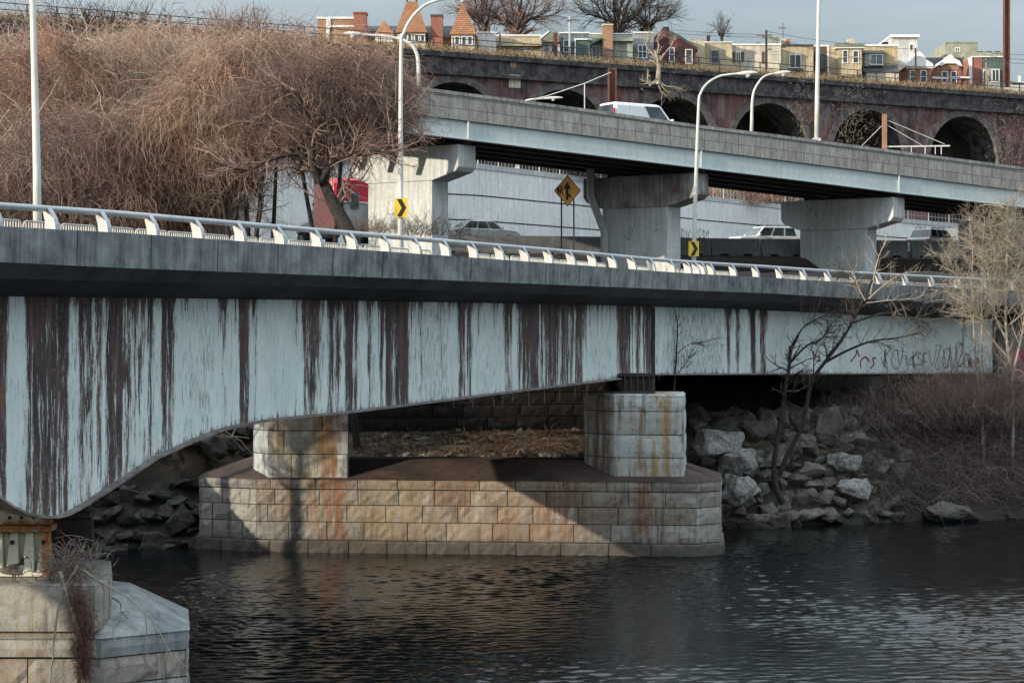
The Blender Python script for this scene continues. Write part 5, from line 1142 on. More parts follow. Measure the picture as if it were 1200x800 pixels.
# utility poles and aerials between the houses
def upole(label, px, y0, y1, ex, w, mat, arms):
    d = hd(px, ex); a, b = U(px, y0, d), U(px, y1, d); a.z = HB-.2; r = thing('utility_pole', label, 'utility pole', tuple(a)); mb = MB(); mb.tube([a, b], [w, w*.75], 8); mb.build('pole', M[mat], r)
    mb = MB()
    for py, x0, x1 in arms: mb.bar(U(x0, py, d-.2), U(x1, py, d-.2), .14)
    mb.build('crossarm', M['timber'], r); return r
upole('dark timber utility pole with crossarms in front of the cream house', 898, 84, 35.5, -4, .17, 'steel_dark', [(41.5, 887, 905), (44, 892, 904), (58, 897, 905)])
upole('pale timber utility pole in front of the slate blue house', 667.5, 66, 19.5, -3, .13, 'conc_gray', [(24, 664, 680)])
upole('thin dark utility pole in front of the left white gable', 1073, 100, 56.5, -3, .14, 'steel_dark', [(80, 1068, 1080)])
upole('yellowish utility pole in front of the teal house', 1156, 105, 69, -3, .17, 'straw', [(71, 1151, 1161)])
upole('thin roof aerial with a crossbar above the beige house', 917.5, 52, 27, 3, .05, 'steel_dark', [(33, 912, 921)])

for lab, pts in (('thin power wires sagging between the utility poles above the row houses', [((898, 37), (1073, 58)), ((890, 41.5), (1068, 80)), ((904, 44), (1080, 80))]), ('thin power wires crossing the sky right of the brown mast', [((1156, 70), (1260, 74)), ((1160, 62), (1260, 60)), ((1160, 66), (1260, 68))]), ('pair of thin wires running left from the dark utility pole', [((898, 41), (667, 22)), ((890, 44), (668, 26))])):
    d = hd(900, -4); r = thing('power_line', lab, 'wire', tuple(U(*pts[0][0], d)))
    for (a, b), (c_, e) in pts:
        mb = MB(); mb.tube([U(a+(c_-a)*t, b+(e-b)*t+14*t*(1-t), d) for t in [k/10 for k in range(11)]], .022, 4); mb.build('wire', M['black'], r)
# ================================================================== plants
def limb_path(pts, d, dd=0.0, dens=3):
    """photo pixel path to a smooth 3-D limb centre line"""
    P = [np.array(U(a, b, d+dd*i)) for i, (a, b) in enumerate(pts)]; out = []
    for i in range(len(P)-1):
        p0, p1, p2, p3 = P[max(i-1, 0)], P[i], P[i+1], P[min(i+2, len(P)-1)]
        for j in range(dens):
            t = j/dens; out.append(.5*(2*p1+(p2-p0)*t+(2*p0-5*p1+4*p2-p3)*t*t+(3*p1-p0-3*p2+p3)*t**3))
    return np.array(out+[P[-1]])
K = 6
def child(p, dr, L_, r0, rng, wob, lift, out, lev, nlev, nch, ratio, spread):
    pts = [p]; d = dr.copy(); step = L_/(K-1)
    for _ in range(K-1):
        d = d+rng.normal(0, wob, 3); d[2] += lift; d /= np.linalg.norm(d)+1e-9; pts.append(pts[-1]+d*step)
    out.append((lev, np.array(pts), np.linspace(r0, r0*(.35 if lev < nlev else .2), K)))
    if lev >= nlev: return
    for _ in range(nch[min(lev, len(nch)-1)]):
        t = rng.uniform(.15, 1); q = t*(K-1); i = min(int(q), K-2); f = q-i; b = pts[i]*(1-f)+pts[i+1]*f; ax = pts[i+1]-pts[i]; ax /= np.linalg.norm(ax)+1e-9
        sd = rng.normal(0, 1, 3); sd -= ax*sd.dot(ax); sd /= np.linalg.norm(sd)+1e-9; a = rng.uniform(*spread)
        child(b, ax*math.cos(a)+sd*math.sin(a), L_*ratio*rng.uniform(.6, 1.1)*(1-.35*t), max(r0*(1-.5*t)*.6, .006), rng, wob, lift, out, lev+1, nlev, nch, ratio, spread)
def spawn(path, n, L_, r0, rng, nlev=3, nch=(6, 5, 4), ratio=.62, spread=(.4, 1.1), wob=.16, lift=.04, t0=.25):
    out = []
    for _ in range(n):
        q = rng.uniform(t0, 1)*(len(path)-1); i = min(int(q), len(path)-2); f = q-i; b = path[i]*(1-f)+path[i+1]*f; ax = unit(path[i+1]-path[i])
        sd = rng.normal(0, 1, 3); sd -= ax*sd.dot(ax); sd = unit(sd); a = rng.uniform(*spread)
        child(b, ax*math.cos(a)+sd*math.sin(a), L_*rng.uniform(.6, 1.15), r0*rng.uniform(.6, 1), rng, wob, lift, out, 1, nlev, nch, ratio, spread)
    return out
def limbs_mesh(items, sides, rng, tone=None):
    if not items: return None
    parts = []
    byk = {}
    for pts, rad in items: byk.setdefault(len(pts), []).append((pts, rad))
    for k, lst in byk.items():
        v, q, i = tubes([a for a, b in lst], [b for a, b in lst], sides); tn = rng.uniform(0, 1, len(lst))[i] if tone is None else np.full(len(q), tone); parts.append((v, q, tn))
    return join(parts)
def bare_tree(name, label, limbs, d, spec, rng, bark, twig_m, group=None, base=None, cat='tree'):
    """limbs: list of (pixel path, r0, r1, depth drift); spec: twig settings for spawn"""
    paths = [(limb_path(p, d, dr), a, b) for p, a, b, dr in limbs]
    b0 = base if base is not None else tuple(paths[0][0][0])
    rt = thing(name, label, cat, b0, group)
    tr = [(p, np.linspace(a, b, len(p))) for p, a, b in paths]
    v, q, t = limbs_mesh(tr, 8, rng); np_obj('trunk', v, q, t, bark, rt, b0)
    tw = []
    for p, a, b in paths: tw += [(pt, rd) for lv, pt, rd in spawn(p, r0=max(b*1.1, .02), rng=rng, **spec)]
    v, q, t = limbs_mesh(tw, 3, rng); np_obj('crown', v, q, t, twig_m, rt, b0); return rt
def sticks(P0, D0, Ln, rad, rng, k=5, grav=-.12, wob=.25):
    m = len(P0); P = np.empty((m, k, 3)); P[:, 0] = P0; d = unit(np.asarray(D0, float)); st = (Ln/(k-1))[:, None]
    for i in range(1, k):
        d = unit(d+rng.normal(0, wob, (m, 3))+np.array([0, 0, grav])); P[:, i] = P[:, i-1]+d*st
    rr_ = rad[:, None]*np.linspace(1, .35, k)[None, :]
    return P, rr_
# --- the brush-covered slope on the left: a mass of stems nobody could count
rng = np.random.default_rng(2); N = 80000
uu = rng.uniform(-420, 480, N); q = rng.uniform(0, 1, N); dd_ = 88+q**1.15*112
keep = []
base = np.empty((N, 3)); n0 = 0
for u, d in zip(uu, dd_):
    e = 250+max(0, d-140)*2.8
    if u > e+rng.normal(0, 16) or d < itp(u, FOOT)+3.2: continue
    x, y = XY(u, d)
    cl = .5+.5*math.sin(x*.9+2*math.sin(y*.31))*math.sin(y*.62+1.7*math.sin(x*.47)+.6)
    if rng.random() > .22+.9*cl: continue
    base[n0] = (x, y, ground_z(u, d)+rng.uniform(-.1, 1.1)*min(1.6, .5+(d-88)/40)); n0 += 1
base = base[:n0]; D0 = rng.normal(0, 1, (n0, 3)); D0[:, 2] = np.abs(D0[:, 2])*.8; D0[:, 1] -= .3
far = (base[:, 1]-88)/100
P, rr_ = sticks(base, D0, rng.uniform(.8, 2.8, n0)*(.8+.5*far), rng.uniform(.007, .02, n0)*(.8+.8*far), rng, 5, -.12, .45)
v, q, i = tubes(P, rr_, 3); tone = np.clip(rng.normal(.45, .32, n0)+.12*np.sin(base[:, 0]*.35)*np.cos(base[:, 1]*.2), 0, 1)[i]
tag(np_obj('hillside_brush', v, q, tone, M['twig_hill']), 'tangle of dry brown brush covering the slope left of the truck', 'brush', kind='stuff')
rng = np.random.default_rng(23); N = 1500; uu = rng.uniform(-60, 330, N); dd_ = 92+rng.uniform(0, 1, N)*90; B = np.array([(*XY(u, d), ground_z(u, d)+rng.uniform(.3, 2.2)) for u, d in zip(uu, dd_)])
D = rng.normal(0, 1, (N, 3)); D[:, 2] = D[:, 2]*.7+.2; P, rr_ = sticks(B, D, rng.uniform(2, 5.5, N), rng.uniform(.018, .045, N), rng, 7, -.05, .3); v, q, i = tubes(P, rr_, 4)
tag(np_obj('hillside_brush', v, q, rng.uniform(.3, 1, N)[i], M['twig_pale']), 'pale long bare stems sticking out of the brown slope brush', 'brush', kind='stuff')
# --- mounds of vine hanging over hidden trees
def mound(label, px, py, d, rx, rz, ry, n, mat, seed, lo=-.35, stem=True, long=(.9, 2.9), tone0=.5, rad=(.006, .017), droop=-.22, wob=.34):
    rng = np.random.default_rng(seed); c = np.array(U(px, py, d)); gz = ground_z(px, d); b0 = (c[0], c[1], gz)
    rt = thing('vine_covered_tree', label, 'tree', b0)
    a = rng.normal(0, 1, (n*2, 3)); a = unit(a); a = a[a[:, 2] > lo][:n]; a = a[rng.random(len(a)) < .25+.75*(.5+.5*np.sin(a[:, 0]*7+2*np.sin(a[:, 2]*5+seed))*np.sin(a[:, 2]*8+a[:, 1]*6))]; m = len(a)
    lump = 1+.2*np.sin(a[:, 0]*5+seed)*np.cos(a[:, 2]*6)+.12*np.sin(a[:, 0]*11+a[:, 2]*9)+.07*np.sin(a[:, 0]*23+a[:, 2]*17)
    p = c+a*np.array([rx, ry, rz])*(lump*rng.uniform(.62, 1.02, m)**.6)[:, None]
    dr = rng.normal(0, .85, (m, 3))+a*np.array([.5, .5, .2]); dr[:, 2] -= .35*(a[:, 2] < .55); 
    P, rr_ = sticks(p, dr, rng.uniform(*long, m), rng.uniform(*rad, m), rng, 6, droop, wob)
    v, q, i = tubes(P, rr_, 3); tone = np.clip(rng.normal(tone0, .3, m)+.22*(lump-1)*4+.12*a[:, 2], 0, 1)[i]; np_obj('crown', v, q, tone, mat, rt, b0)
    tr = []
    for k in range(5 if stem else 1):
        e = c+rng.normal(0, .35, 3)*np.array([rx, ry, rz]); s = np.array([c[0]+rng.normal(0, rx*.12), c[1]+rng.normal(0, .5), gz-.2]); mid = (s+e)/2+rng.normal(0, .4, 3)
        tr.append((np.array([s, s*.6+mid*.4, mid, mid*.4+e*.6, e]), np.linspace(.2, .05, 5)))
    v, q, t = limbs_mesh(tr, 7, rng); np_obj('trunk', v, q, t, M['bark'], rt, b0); return rt
mound('great dome of tan vines over a hidden tree, just left of the towered brick building', 298, 132, 99, 4.4, 3.9, 3.2, 14000, M['twig_hill'], 31, -.6, tone0=.52, droop=-.3, wob=.32)
mound('mound of straw coloured vines on the slope below the fence, upper left', 165, 118, 128, 4.2, 4.2, 3, 10000, M['twig_hill'], 32, tone0=.72, droop=-.34, wob=.26)
mound('low reddish vine heap behind the tall white lamp post', 60, 132, 125, 5.5, 4.4, 3, 11000, M['twig_hill'], 33, tone0=.42)
mound('mauve brown vine thicket hanging above the railing left of the leaning tree', 205, 192, 101, 3.7, 3.2, 2.5, 12000, M['twig_purple'], 34, -.8, tone0=.45)
mound('grey brown thicket low behind the railing near the lamp post', 110, 205, 100, 6.0, 3.0, 2.5, 12000, M['twig_purple'], 35, -.8, tone0=.5)
mound('pinkish vine canopy arching right toward the overpass', 410, 118, 98, 2.9, 2.5, 2.4, 9000, M['twig_hill'], 36, -.5, tone0=.5, stem=False)
# leaning dark tree with a wide crown in front of the truck
rng = np.random.default_rng(5)
bare_tree('leaning_tree', 'dark leaning bare tree with thick trunk in front of the red truck', [
    ([(416, 292), (405, 264), (391, 240), (380, 215), (370, 200), (352, 180), (330, 160), (300, 140)], .37, .08, .1), ([(374, 215), (366, 190), (366, 165), (360, 135), (345, 105)], .2, .06, -.15), ([(376, 212), (384, 200), (392, 188), (404, 181), (425, 182), (450, 178)], .14, .05, -.2),
    ([(380, 205), (388, 190), (385, 160), (395, 130), (412, 105)], .13, .05, .2), ([(392, 188), (398, 170), (420, 160), (448, 150), (470, 140)], .1, .04, .1), ([(352, 180), (335, 182), (310, 190), (290, 200), (268, 196)], .1, .04, -.1)],
    94, dict(n=34, L_=2.5, nlev=3, nch=(5, 4, 3), lift=.0, wob=.2, t0=.22), rng, M['bark'], M['twig_purple'], base=None)
mound('purple brown twig canopy of the leaning tree over the truck', 375, 122, 95.5, 4.2, 2.2, 2.0, 12000, M['twig_purple'], 37, -.75, tone0=.35, long=(.6, 1.7), rad=(.005, .012), stem=False, droop=-.1, wob=.4)
rng = np.random.default_rng(6)
bare_tree('thin_tree', 'pair of thin dark stems hung with vines left of the truck', [([(268, 275), (262, 240), (258, 215), (266, 195)], .12, .06, 0), ([(300, 275), (306, 245), (300, 220), (290, 200)], .08, .04, .1)], 97, dict(n=26, L_=1.8, nlev=2, nch=(6, 4), lift=-.12, wob=.22), rng, M['bark'], M['twig_dark'])
# bare trees added out of view on the left bank to dapple the pier light
for i, (u, d, h_) in enumerate(((-300, 73, 12), (-225, 76.5, 12.5))):
    rng = np.random.default_rng(200+i); x, y = XY(u, d); g0 = ground_z(u, d)-.2; y0 = 385-(g0-CH)*F/d; k_ = F/d
    bare_tree('bare_tree', ('unseen bare tree added on the left bank to dapple the light', 'taller unseen tree added on the left bank to dapple the light')[i], [([(u, y0), (u+2, y0-.3*h_*k_), (u-3, y0-.6*h_*k_), (u+4, y0-.9*h_*k_)], .24, .06, 0)]+[([(u, y0-f_*h_*k_), (u+e*40, y0-(f_+.18)*h_*k_), (u+e*75, y0-(f_+.3)*h_*k_)], .12, .04, e2) for f_, e, e2 in ((.25, 1, .6), (.3, -1, -.6), (.42, .8, -.8), (.5, -.9, .8), (.58, .7, .5))], d, dict(n=44, L_=2.8, nlev=3, nch=(7, 5, 4), lift=.03, wob=.2), rng, M['bark'], M['twig_dark'])
# far bare trees behind the houses
for i, (lab, px, yb, yt, w, mt, ex, nn_) in enumerate((('bare grey brown tree spreading behind the tan mansard house', 604, 50, -18, 66, 'twig_purple', 22, 26), ('dark bare tree with thick limbs behind the sage green house', 722, 50, -20, 54, 'twig_dark', 20, 24), ('bare brown tree between the right tower and the white house', 566, 48, -12, 32, 'twig_purple', 24, 18), ('second dark bare tree leaning right above the maroon gable', 758, 48, -8, 36, 'twig_dark', 24, 16), ('small lone bare tree behind the mustard house', 845, 52, 24, 8, 'twig_dark', 15, 7))):
    d = hd(px, ex); rng = np.random.default_rng(70+i); s = (yb-yt)/60; lim = [([(px, yb+25), (px+1, yb), (px+2*s, yb-14*s)], .3*s+.04, .18*s, 0)]
    for a in (-1, -.7, -.4, -.1, .2, .5, .8, 1.05): j = rng.uniform(.8, 1.2); lim.append(([(px+2*s, yb-(10+6*j)*s), (px+a*w*.3*j, yb-24*s), (px+a*w*.62, yb-(44-abs(a)*12)*s*j), (px+a*w*.9*j, yb-(66-abs(a)*30)*s)], .12*s+.015, .03*s+.01, rng.uniform(-.6, .6)))
    t = bare_tree('bare_tree', lab, lim, d, dict(n=int(nn_*1.25), L_=3.4*s, nlev=3, nch=(4, 3, 3), lift=.05, wob=.2, ratio=.6, spread=(.35, .95), t0=.3), rng, M['bark'], M[mt], 'bare trees behind the row houses')
d = vd(772)-.9; rng = np.random.default_rng(8)
bare_tree('sycamore_tree', 'pale stubby sycamore growing out of the viaduct wall with roots spread over the brick', [([(771, 99), (771.5, 88), (772, 78), (770, 68), (768, 60)], .3, .16, 0), ([(771, 76), (778, 64), (786, 55), (790, 46)], .13, .04, .1), ([(770, 70), (762, 60), (757, 52), (762, 44)], .12, .04, -.1), ([(769, 64), (772, 54), (770, 46), (776, 38)], .11, .03, .05),
    ([(771, 95), (764, 98), (758, 97)], .26, .2, -.02), ([(772, 95), (780, 101), (790, 102), (800, 105)], .09, .03, -.02), ([(772, 96), (778, 104), (784, 109)], .08, .02, -.02), ([(771, 97), (774, 106), (776, 110)], .1, .03, -.02)], d, dict(n=9, L_=1.4, nlev=3, nch=(4, 3, 3), lift=.02, t0=.5), rng, M['bark_pale'], M['twig_pale'])
# dry grass along the top of the viaduct and weeds on its face
rng = np.random.default_rng(9); N = 14000; mm = rng.uniform(-74, 106, N); off = rng.uniform(-.3, 4.5, N); B = np.array([VP(m, o, VT) for m, o in zip(mm, off)]); D = rng.normal(0, .5, (N, 3)); D[:, 2] = 1
P, rr_ = sticks(B, D, rng.uniform(.5, 1.35, N), rng.uniform(.03, .065, N), rng, 3, -.25, .3); v, q, i = tubes(P, rr_, 3)
tag(np_obj('dry_grass', v, q, np.clip(rng.normal(.5, .25, N), 0, 1)[i], M['straw']), 'strip of dry straw coloured grass on top of the viaduct', 'grass', kind='stuff')
for j, (lab, px, py, w, hgt, n_) in enumerate((('pale dead creeper climbing between the third and fourth visible arches', 999, 138, 3.6, 6, 420), ('small dead creeper on the brick above the slim straight mast', 938, 122, 1.6, 3.4, 160), ('sparse pale weeds on the far right arch pier', 1178, 165, 3, 5, 260))):
    c = np.array(VP(vm(px), -.25, Zr(py, vd(px)))); B = c+np.stack([rng.normal(0, w/2, n_)*VU.x, rng.normal(0, w/2, n_)*VU.y*0, rng.normal(0, hgt/2, n_)], 1); B[:, 1] = c[1]+(B[:, 0]-c[0])*VU.y/VU.x+rng.uniform(-.25, .1, n_)
    P, rr_ = sticks(B, rng.normal(0, 1, (n_, 3))*np.array([1, .15, 1]), rng.uniform(.3, .9, n_), rng.uniform(.01, .024, n_), rng, 4, .0, .4); P[:, :, 1] = np.minimum(P[:, :, 1], (c[1]+(P[:, :, 0]-c[0])*VU.y/VU.x)+.1)
    v, q, i = tubes(P, rr_, 3); tag(np_obj('creeper', v, q, rng.uniform(.3, 1, n_)[i], M['twig_pale'], None, tuple(c)), lab, 'creeper')
# weeds in front of the first overpass pier and red twigs over the wall
def shrub(label, px, py, d, w, hgt, n_, mat, seed, name='dry_shrub', cat='shrub', rad=(.006, .014)):
    rng = np.random.default_rng(seed); c = np.array(U(px, py, d)); B = c+rng.normal(0, 1, (n_, 3))*np.array([w/2, .5, .08]); D = rng.normal(0, .45, (n_, 3)); D[:, 2] = 1
    D[:, 0] += (B[:, 0]-c[0])*.4/w
    P, rr_ = sticks(B, D, hgt*rng.uniform(.4, 1.1, n_), rng.uniform(*rad, n_), rng, 5, -.06, .2)
    k = n_*3; ii = rng.integers(0, n_, k); jj = rng.integers(1, 4, k); P2, r2 = sticks(P[ii, jj], rng.normal(0, .6, (k, 3))+np.array([0, 0, .5]), hgt*.4*rng.uniform(.4, 1, k), np.full(k, rad[0]), rng, 4, -.05, .3)
    a = tubes(P, rr_, 3); b = tubes(P2, r2, 3); v, q, t = join([(a[0], a[1], rng.uniform(.2, .9, n_)[a[2]]), (b[0], b[1], rng.uniform(.2, 1, k)[b[2]])])
    return tag(np_obj(name, v, q, t, M[mat], None, tuple(c)), label, cat)
shrub('clump of pinkish dry weeds below the truck rear window', 438, 272, 98, 2.6, .9, 260, 'twig_pale', 91)
shrub('dark twiggy shrub at the foot of the first overpass pier', 500, 276, 100, 2.0, 1.4, 160, 'twig_dark', 92)
shrub('red stemmed bushes behind the retaining wall above the silver car', 850, 238, itp(850, WALL)+3, 8, 3.2, 300, 'twig_hill', 93, rad=(.02, .04))
shrub('dark bushes behind the retaining wall left of the brown capped pier', 640, 206, itp(640, WALL)+3, 14, 3.0, 380, 'twig_dark', 94, rad=(.02, .045))
shrub('bare twigs standing against the sky beside the fence, upper left', 110, 36, 184, 7, 3.6, 150, 'twig_dark', 95, rad=(.03, .05))
shrub('short bare twigs rising above the fence left of the towered building', 283, 38, 182, 3, 3.0, 90, 'twig_purple', 96, rad=(.025, .045))
shrub('few tall thin stems above the fence just left of the towered building', 345, 45, 183, 6, 3.6, 26, 'twig_dark', 97, rad=(.02, .035))

shrub('reddish twiggy thicket growing up in front of the right end of the girder', 1140, 486, 101.2, 3.4, 4.4, 420, 'twig_purple', 98, rad=(.006, .015))
shrub('dark thicket below the graffiti covered abutment wall', 1080, 500, 101.5, 5, 2.0, 420, 'twig_bank', 99, rad=(.006, .014))
# --- trees and brush on the right bank
rng = np.random.default_rng(12)
bare_tree('bank_tree', 'dark bare forked tree rooted in the riprap and leaning right across the girder', [
    ([(918, 590), (909, 570), (907, 545), (911, 515), (917, 480), (921, 450), (925, 430), (926, 405)], .16, .06, -.05), ([(912, 560), (924, 530), (940, 500), (946, 470), (952, 445), (966, 425), (985, 400), (1000, 375), (1012, 350), (1022, 328)], .13, .05, -.08),
    ([(966, 425), (990, 412), (1020, 400), (1050, 396), (1078, 390)], .07, .025, -.1), ([(1000, 378), (1030, 368), (1055, 368), (1090, 380)], .055, .02, -.1), ([(926, 425), (945, 405), (962, 398), (975, 380)], .06, .025, .1), ([(1012, 350), (1005, 335), (995, 320)], .04, .02, 0), ([(925, 410), (940, 385), (960, 372), (985, 362)], .04, .02, 0)],
    95.3, dict(n=17, L_=1.5, nlev=3, nch=(5, 4, 3), lift=.03, wob=.17, t0=.35), rng, M['bark'], M['twig_dark'])
sprays = []
rng = np.random.default_rng(13)
bare_tree('pale_branches', 'fan of pale leafless branches in front of the parapet above the bank tree', [([(1020, 345), (1024, 325), (1030, 300), (1040, 280)], .04, .015, 0), ([(1018, 350), (1035, 335), (1055, 322), (1075, 318)], .035, .012, -.1), ([(1014, 352), (1005, 335), (1000, 315)], .035, .012, .1), ([(1016, 355), (1040, 352), (1070, 350), (1085, 345)], .03, .012, 0)], 94.6, dict(n=13, L_=1.1, nlev=2, nch=(5, 4), lift=.03, wob=.16, t0=.2), rng, M['bark_pale'], M['twig_pale'])
rng = np.random.default_rng(14)
bare_tree('bank_sapling', 'slender dark sapling beside the right column in front of the girder', [([(789, 470), (791, 440), (793, 410), (794, 385), (793, 372)], .05, .015, 0), ([(793, 415), (806, 404), (818, 402), (840, 396)], .02, .008, 0), ([(792, 425), (783, 412), (780, 395)], .018, .008, 0), ([(792, 440), (802, 428), (808, 418)], .018, .008, 0)], 89.5, dict(n=12, L_=.7, nlev=2, nch=(4, 3), lift=.03, t0=.3), rng, M['bark'], M['twig_dark'])
rng = np.random.default_rng(15)
for i, (lab, lim, d) in enumerate((('pale dense sapling with tan twigs at the right edge, in front of the last pier', [([(1186, 558), (1187, 500), (1186, 450), (1180, 400), (1178, 340), (1182, 280), (1180, 240)], .11, .03, 0), ([(1186, 440), (1196, 400), (1205, 350), (1212, 290)], .08, .03, 0), ([(1181, 400), (1166, 370), (1160, 330), (1150, 290)], .06, .02, -.1), ([(1179, 345), (1195, 310), (1200, 270)], .05, .02, 0), ([(1183, 420), (1165, 400), (1150, 375), (1128, 350)], .05, .02, -.05), ([(1180, 340), (1168, 300), (1160, 262)], .04, .015, 0), ([(1184, 380), (1205, 360), (1225, 330)], .05, .02, 0)], 102), ('twin thin pale stems crossing the end of the railing', [([(1152, 560), (1150, 480), (1144, 430), (1141, 380), (1139, 330), (1140, 290), (1136, 262)], .06, .02, 0), ([(1154, 560), (1152, 480), (1151, 420), (1150, 360), (1151, 300), (1154, 258)], .05, .018, 0), ([(1141, 380), (1130, 345), (1118, 318), (1112, 300)], .03, .012, 0), ([(1151, 360), (1162, 345), (1172, 325)], .03, .012, 0)], 102))):
    bare_tree('pale_sapling', lab, lim, d, dict(n=46 if i == 0 else 26, L_=2.1 if i == 0 else 1.3, nlev=3, nch=(5, 5, 4), lift=.02, wob=.18, t0=.3), rng, M['bark_pale'], M['twig_pale'], 'pale saplings at the right edge')
rng = np.random.default_rng(16); N = 17000; uu = rng.uniform(965, 1420, N); tt = rng.uniform(.8, 9, N); B = np.array([(*XY(u, itp(u, FOOT)+t), ground_z(u, itp(u, FOOT)+t)+rng.uniform(0, .5)) for u, t in zip(uu, tt)])
B = B[(uu > 985+rng.normal(0, 18, N)+(tt < 3)*18)]; N = len(B)
D = rng.normal(0, .75, (N, 3)); D[:, 2] = np.abs(D[:, 2])+.35; D[:, 1] -= .35
P, rr_ = sticks(B, D, rng.uniform(.7, 2.9, N), rng.uniform(.006, .017, N), rng, 6, -.17, .3); v, q, i = tubes(P, rr_, 3)
tag(np_obj('bank_brush', v, q, np.clip(rng.normal(.42, .25, N), 0, 1)[i], M['twig_bank']), 'dense mauve brown brush hanging over the right river bank', 'brush', kind='stuff')
rng = np.random.default_rng(17); N = 2600; uu = rng.uniform(780, 1010, N); tt = rng.uniform(5, 10, N); B = np.array([(*XY(u, itp(u, FOOT)+t), ground_z(u, itp(u, FOOT)+t)) for u, t in zip(uu, tt)])
D = rng.normal(0, .8, (N, 3)); D[:, 2] = np.abs(D[:, 2])+.3; P, rr_ = sticks(B, D, rng.uniform(.4, 1.6, N), rng.uniform(.006, .014, N), rng, 5, -.15, .28); v, q, i = tubes(P, rr_, 3)
tag(np_obj('bank_brush', v, q, rng.uniform(0, .7, N)[i], M['twig_dark']), 'thin dark brush above the riprap under the girder', 'brush', kind='stuff')

rng = np.random.default_rng(19); N = 9000; uu = rng.uniform(330, 790, N); tt = rng.uniform(1.5, 17, N); B = np.array([(*XY(u, itp(u, FOOT)+t), ground_z(u, itp(u, FOOT)+t)+.02) for u, t in zip(uu, tt)])
D = rng.normal(0, 1, (N, 3)); D[:, 2] = np.abs(D[:, 2])*.35; P, rr_ = sticks(B, D, rng.uniform(.08, .6, N), rng.uniform(.006, .03, N), rng, 3, -.1, .3); v, q, i = tubes(P, rr_, 4)
tag(np_obj('leaf_litter', v, q, np.clip(rng.normal(.35, .3, N), 0, 1)[i], M['litter']), 'dead leaves and sticks littering the bank under the bridge', 'litter', kind='stuff')
# ================================================================== riprap boulders
def rock_mesh(seed, flat=.75, cuts=3):
    rg_ = random.Random(seed); bm = bmesh.new()
    for _ in range(15):
        d = V((rg_.gauss(0, 1), rg_.gauss(0, 1), rg_.gauss(0, 1))).normalized()*rg_.uniform(.42, .56); bm.verts.new((d.x*rg_.uniform(.95, 1.2), d.y, d.z*flat))
    bmesh.ops.convex_hull(bm, input=bm.verts); bmesh.ops.delete(bm, geom=[v for v in bm.verts if not v.link_faces], context='VERTS')
    bmesh.ops.bevel(bm, geom=bm.edges[:], offset=.018, segments=1, affect='EDGES'); bmesh.ops.triangulate(bm, faces=bm.faces); bmesh.ops.subdivide_edges(bm, edges=bm.edges[:], cuts=cuts, use_grid_fill=True)
    from mathutils import noise as mn
    for v in bm.verts:
        n_ = mn.fractal(v.co*4.1+V((seed*3.3, 0, 0)), .9, 2.0, 4); v.co += v.co.normalized()*n_*.06
    me = bpy.data.meshes.new('boulder'); bm.to_mesh(me); bm.free(); me.materials.append(M['rock']); return me
RM = [rock_mesh(s, .55+.09*(s % 5)) for s in range(9)]
rr = random.Random(44)
RD_ = []
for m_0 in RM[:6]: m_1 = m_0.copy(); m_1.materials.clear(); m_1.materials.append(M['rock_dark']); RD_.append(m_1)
def boulder(u, t, size, dz=0.0, rot=None, mesh=None, label='grey angular boulder in the riprap below the girder', group='riprap boulders along the river bank', up=None):
    d = itp(u, FOOT)+t; o = bpy.data.objects.new('boulder', mesh or rr.choice(RM)); C.objects.link(o); x, y = XY(u, d)
    o.location = (x, y, (ground_z(u, d) if up is None else up)+dz); o.rotation_euler = rot or (rr.uniform(-.4, .4), rr.uniform(-.4, .4), rr.uniform(0, 6.28)); o.scale = [size*rr.uniform(.85, 1.25) for _ in range(3)]
    return tag(o, label, 'rock', group)
for u0, u1, nrow, sz in ((812, 1060, 10, .95), (62, 250, 10, .95), (248, 300, 9, .8)):
    for j in range(nrow):
        t = .05+j*.62; u = u0+rr.uniform(0, 20)
        while u < u1:
            s = sz*rr.choice((.55, .7, .85, 1, 1.15, 1.4)); boulder(u, t+rr.uniform(-.25, .25), s*(1.25 if u < 700 or j < 5 else 1.5), rr.uniform(-.1, .3), mesh=rr.choice(RD_) if u < 310 else None, label='rock coloured dark for shade in the bank behind the girder haunch' if u < 310 else 'grey angular boulder in the riprap below the girder', group='dark rocks on the left river bank' if u < 310 else 'riprap boulders along the river bank')
            u += s*F/(itp(u, FOOT))*.7
for u in range(1040, 1330, 24): boulder(u+rr.uniform(-8, 8), rr.uniform(-.1, .6), rr.uniform(.5, .95), .05)
for u in range(415, 700, 12): boulder(u+rr.uniform(-8, 8), 2.8+rr.uniform(0, 1.2), rr.uniform(.25, .6)*(1.5 if u > 600 else 1), .05)
for u in range(425, 690, 26): boulder(u+rr.uniform(-10, 10), 8+rr.uniform(0, 5), rr.uniform(.3, .8), .02)
def special(px, py, d, w, hgt, lab, mat='rock_pale', seed=3, nm='boulder'):
    me = rock_mesh(seed, .8, 5); me.materials.clear(); me.materials.append(M[mat]); o = bpy.data.objects.new(nm, me); C.objects.link(o); o.location = U(px, py, d); o.scale = (w, max(w*.8, hgt), hgt/.8); return tag(o, lab, 'rock')
special(838, 518, 96.2, 2.9, 1.9, 'large pale cracked boulder at the top of the riprap beside the right column', seed=3); special(866, 540, 95.8, 1.7, 1.6, 'pale boulder just below the largest pale boulder', seed=5); special(868, 576, 94.8, 2.0, 2.0, 'tall light grey boulder right of the pier nose', seed=6)
special(1000, 574, 98, 1.8, 1.5, 'pale angular boulder among the brush right of the bank tree', seed=8); special(1113, 602, 98.4, 3.1, 1.3, 'broad flat brown grey rock lying at the waterline on the right', 'rock', 12); special(990, 540, 99, 1.7, 1.3, 'pale block high in the riprap behind the leaning bank tree', seed=9)
special(1190, 455, 102.5, 1.6, 1.3, 'rounded grey rock below the abutment at the right edge', 'rock', 10)

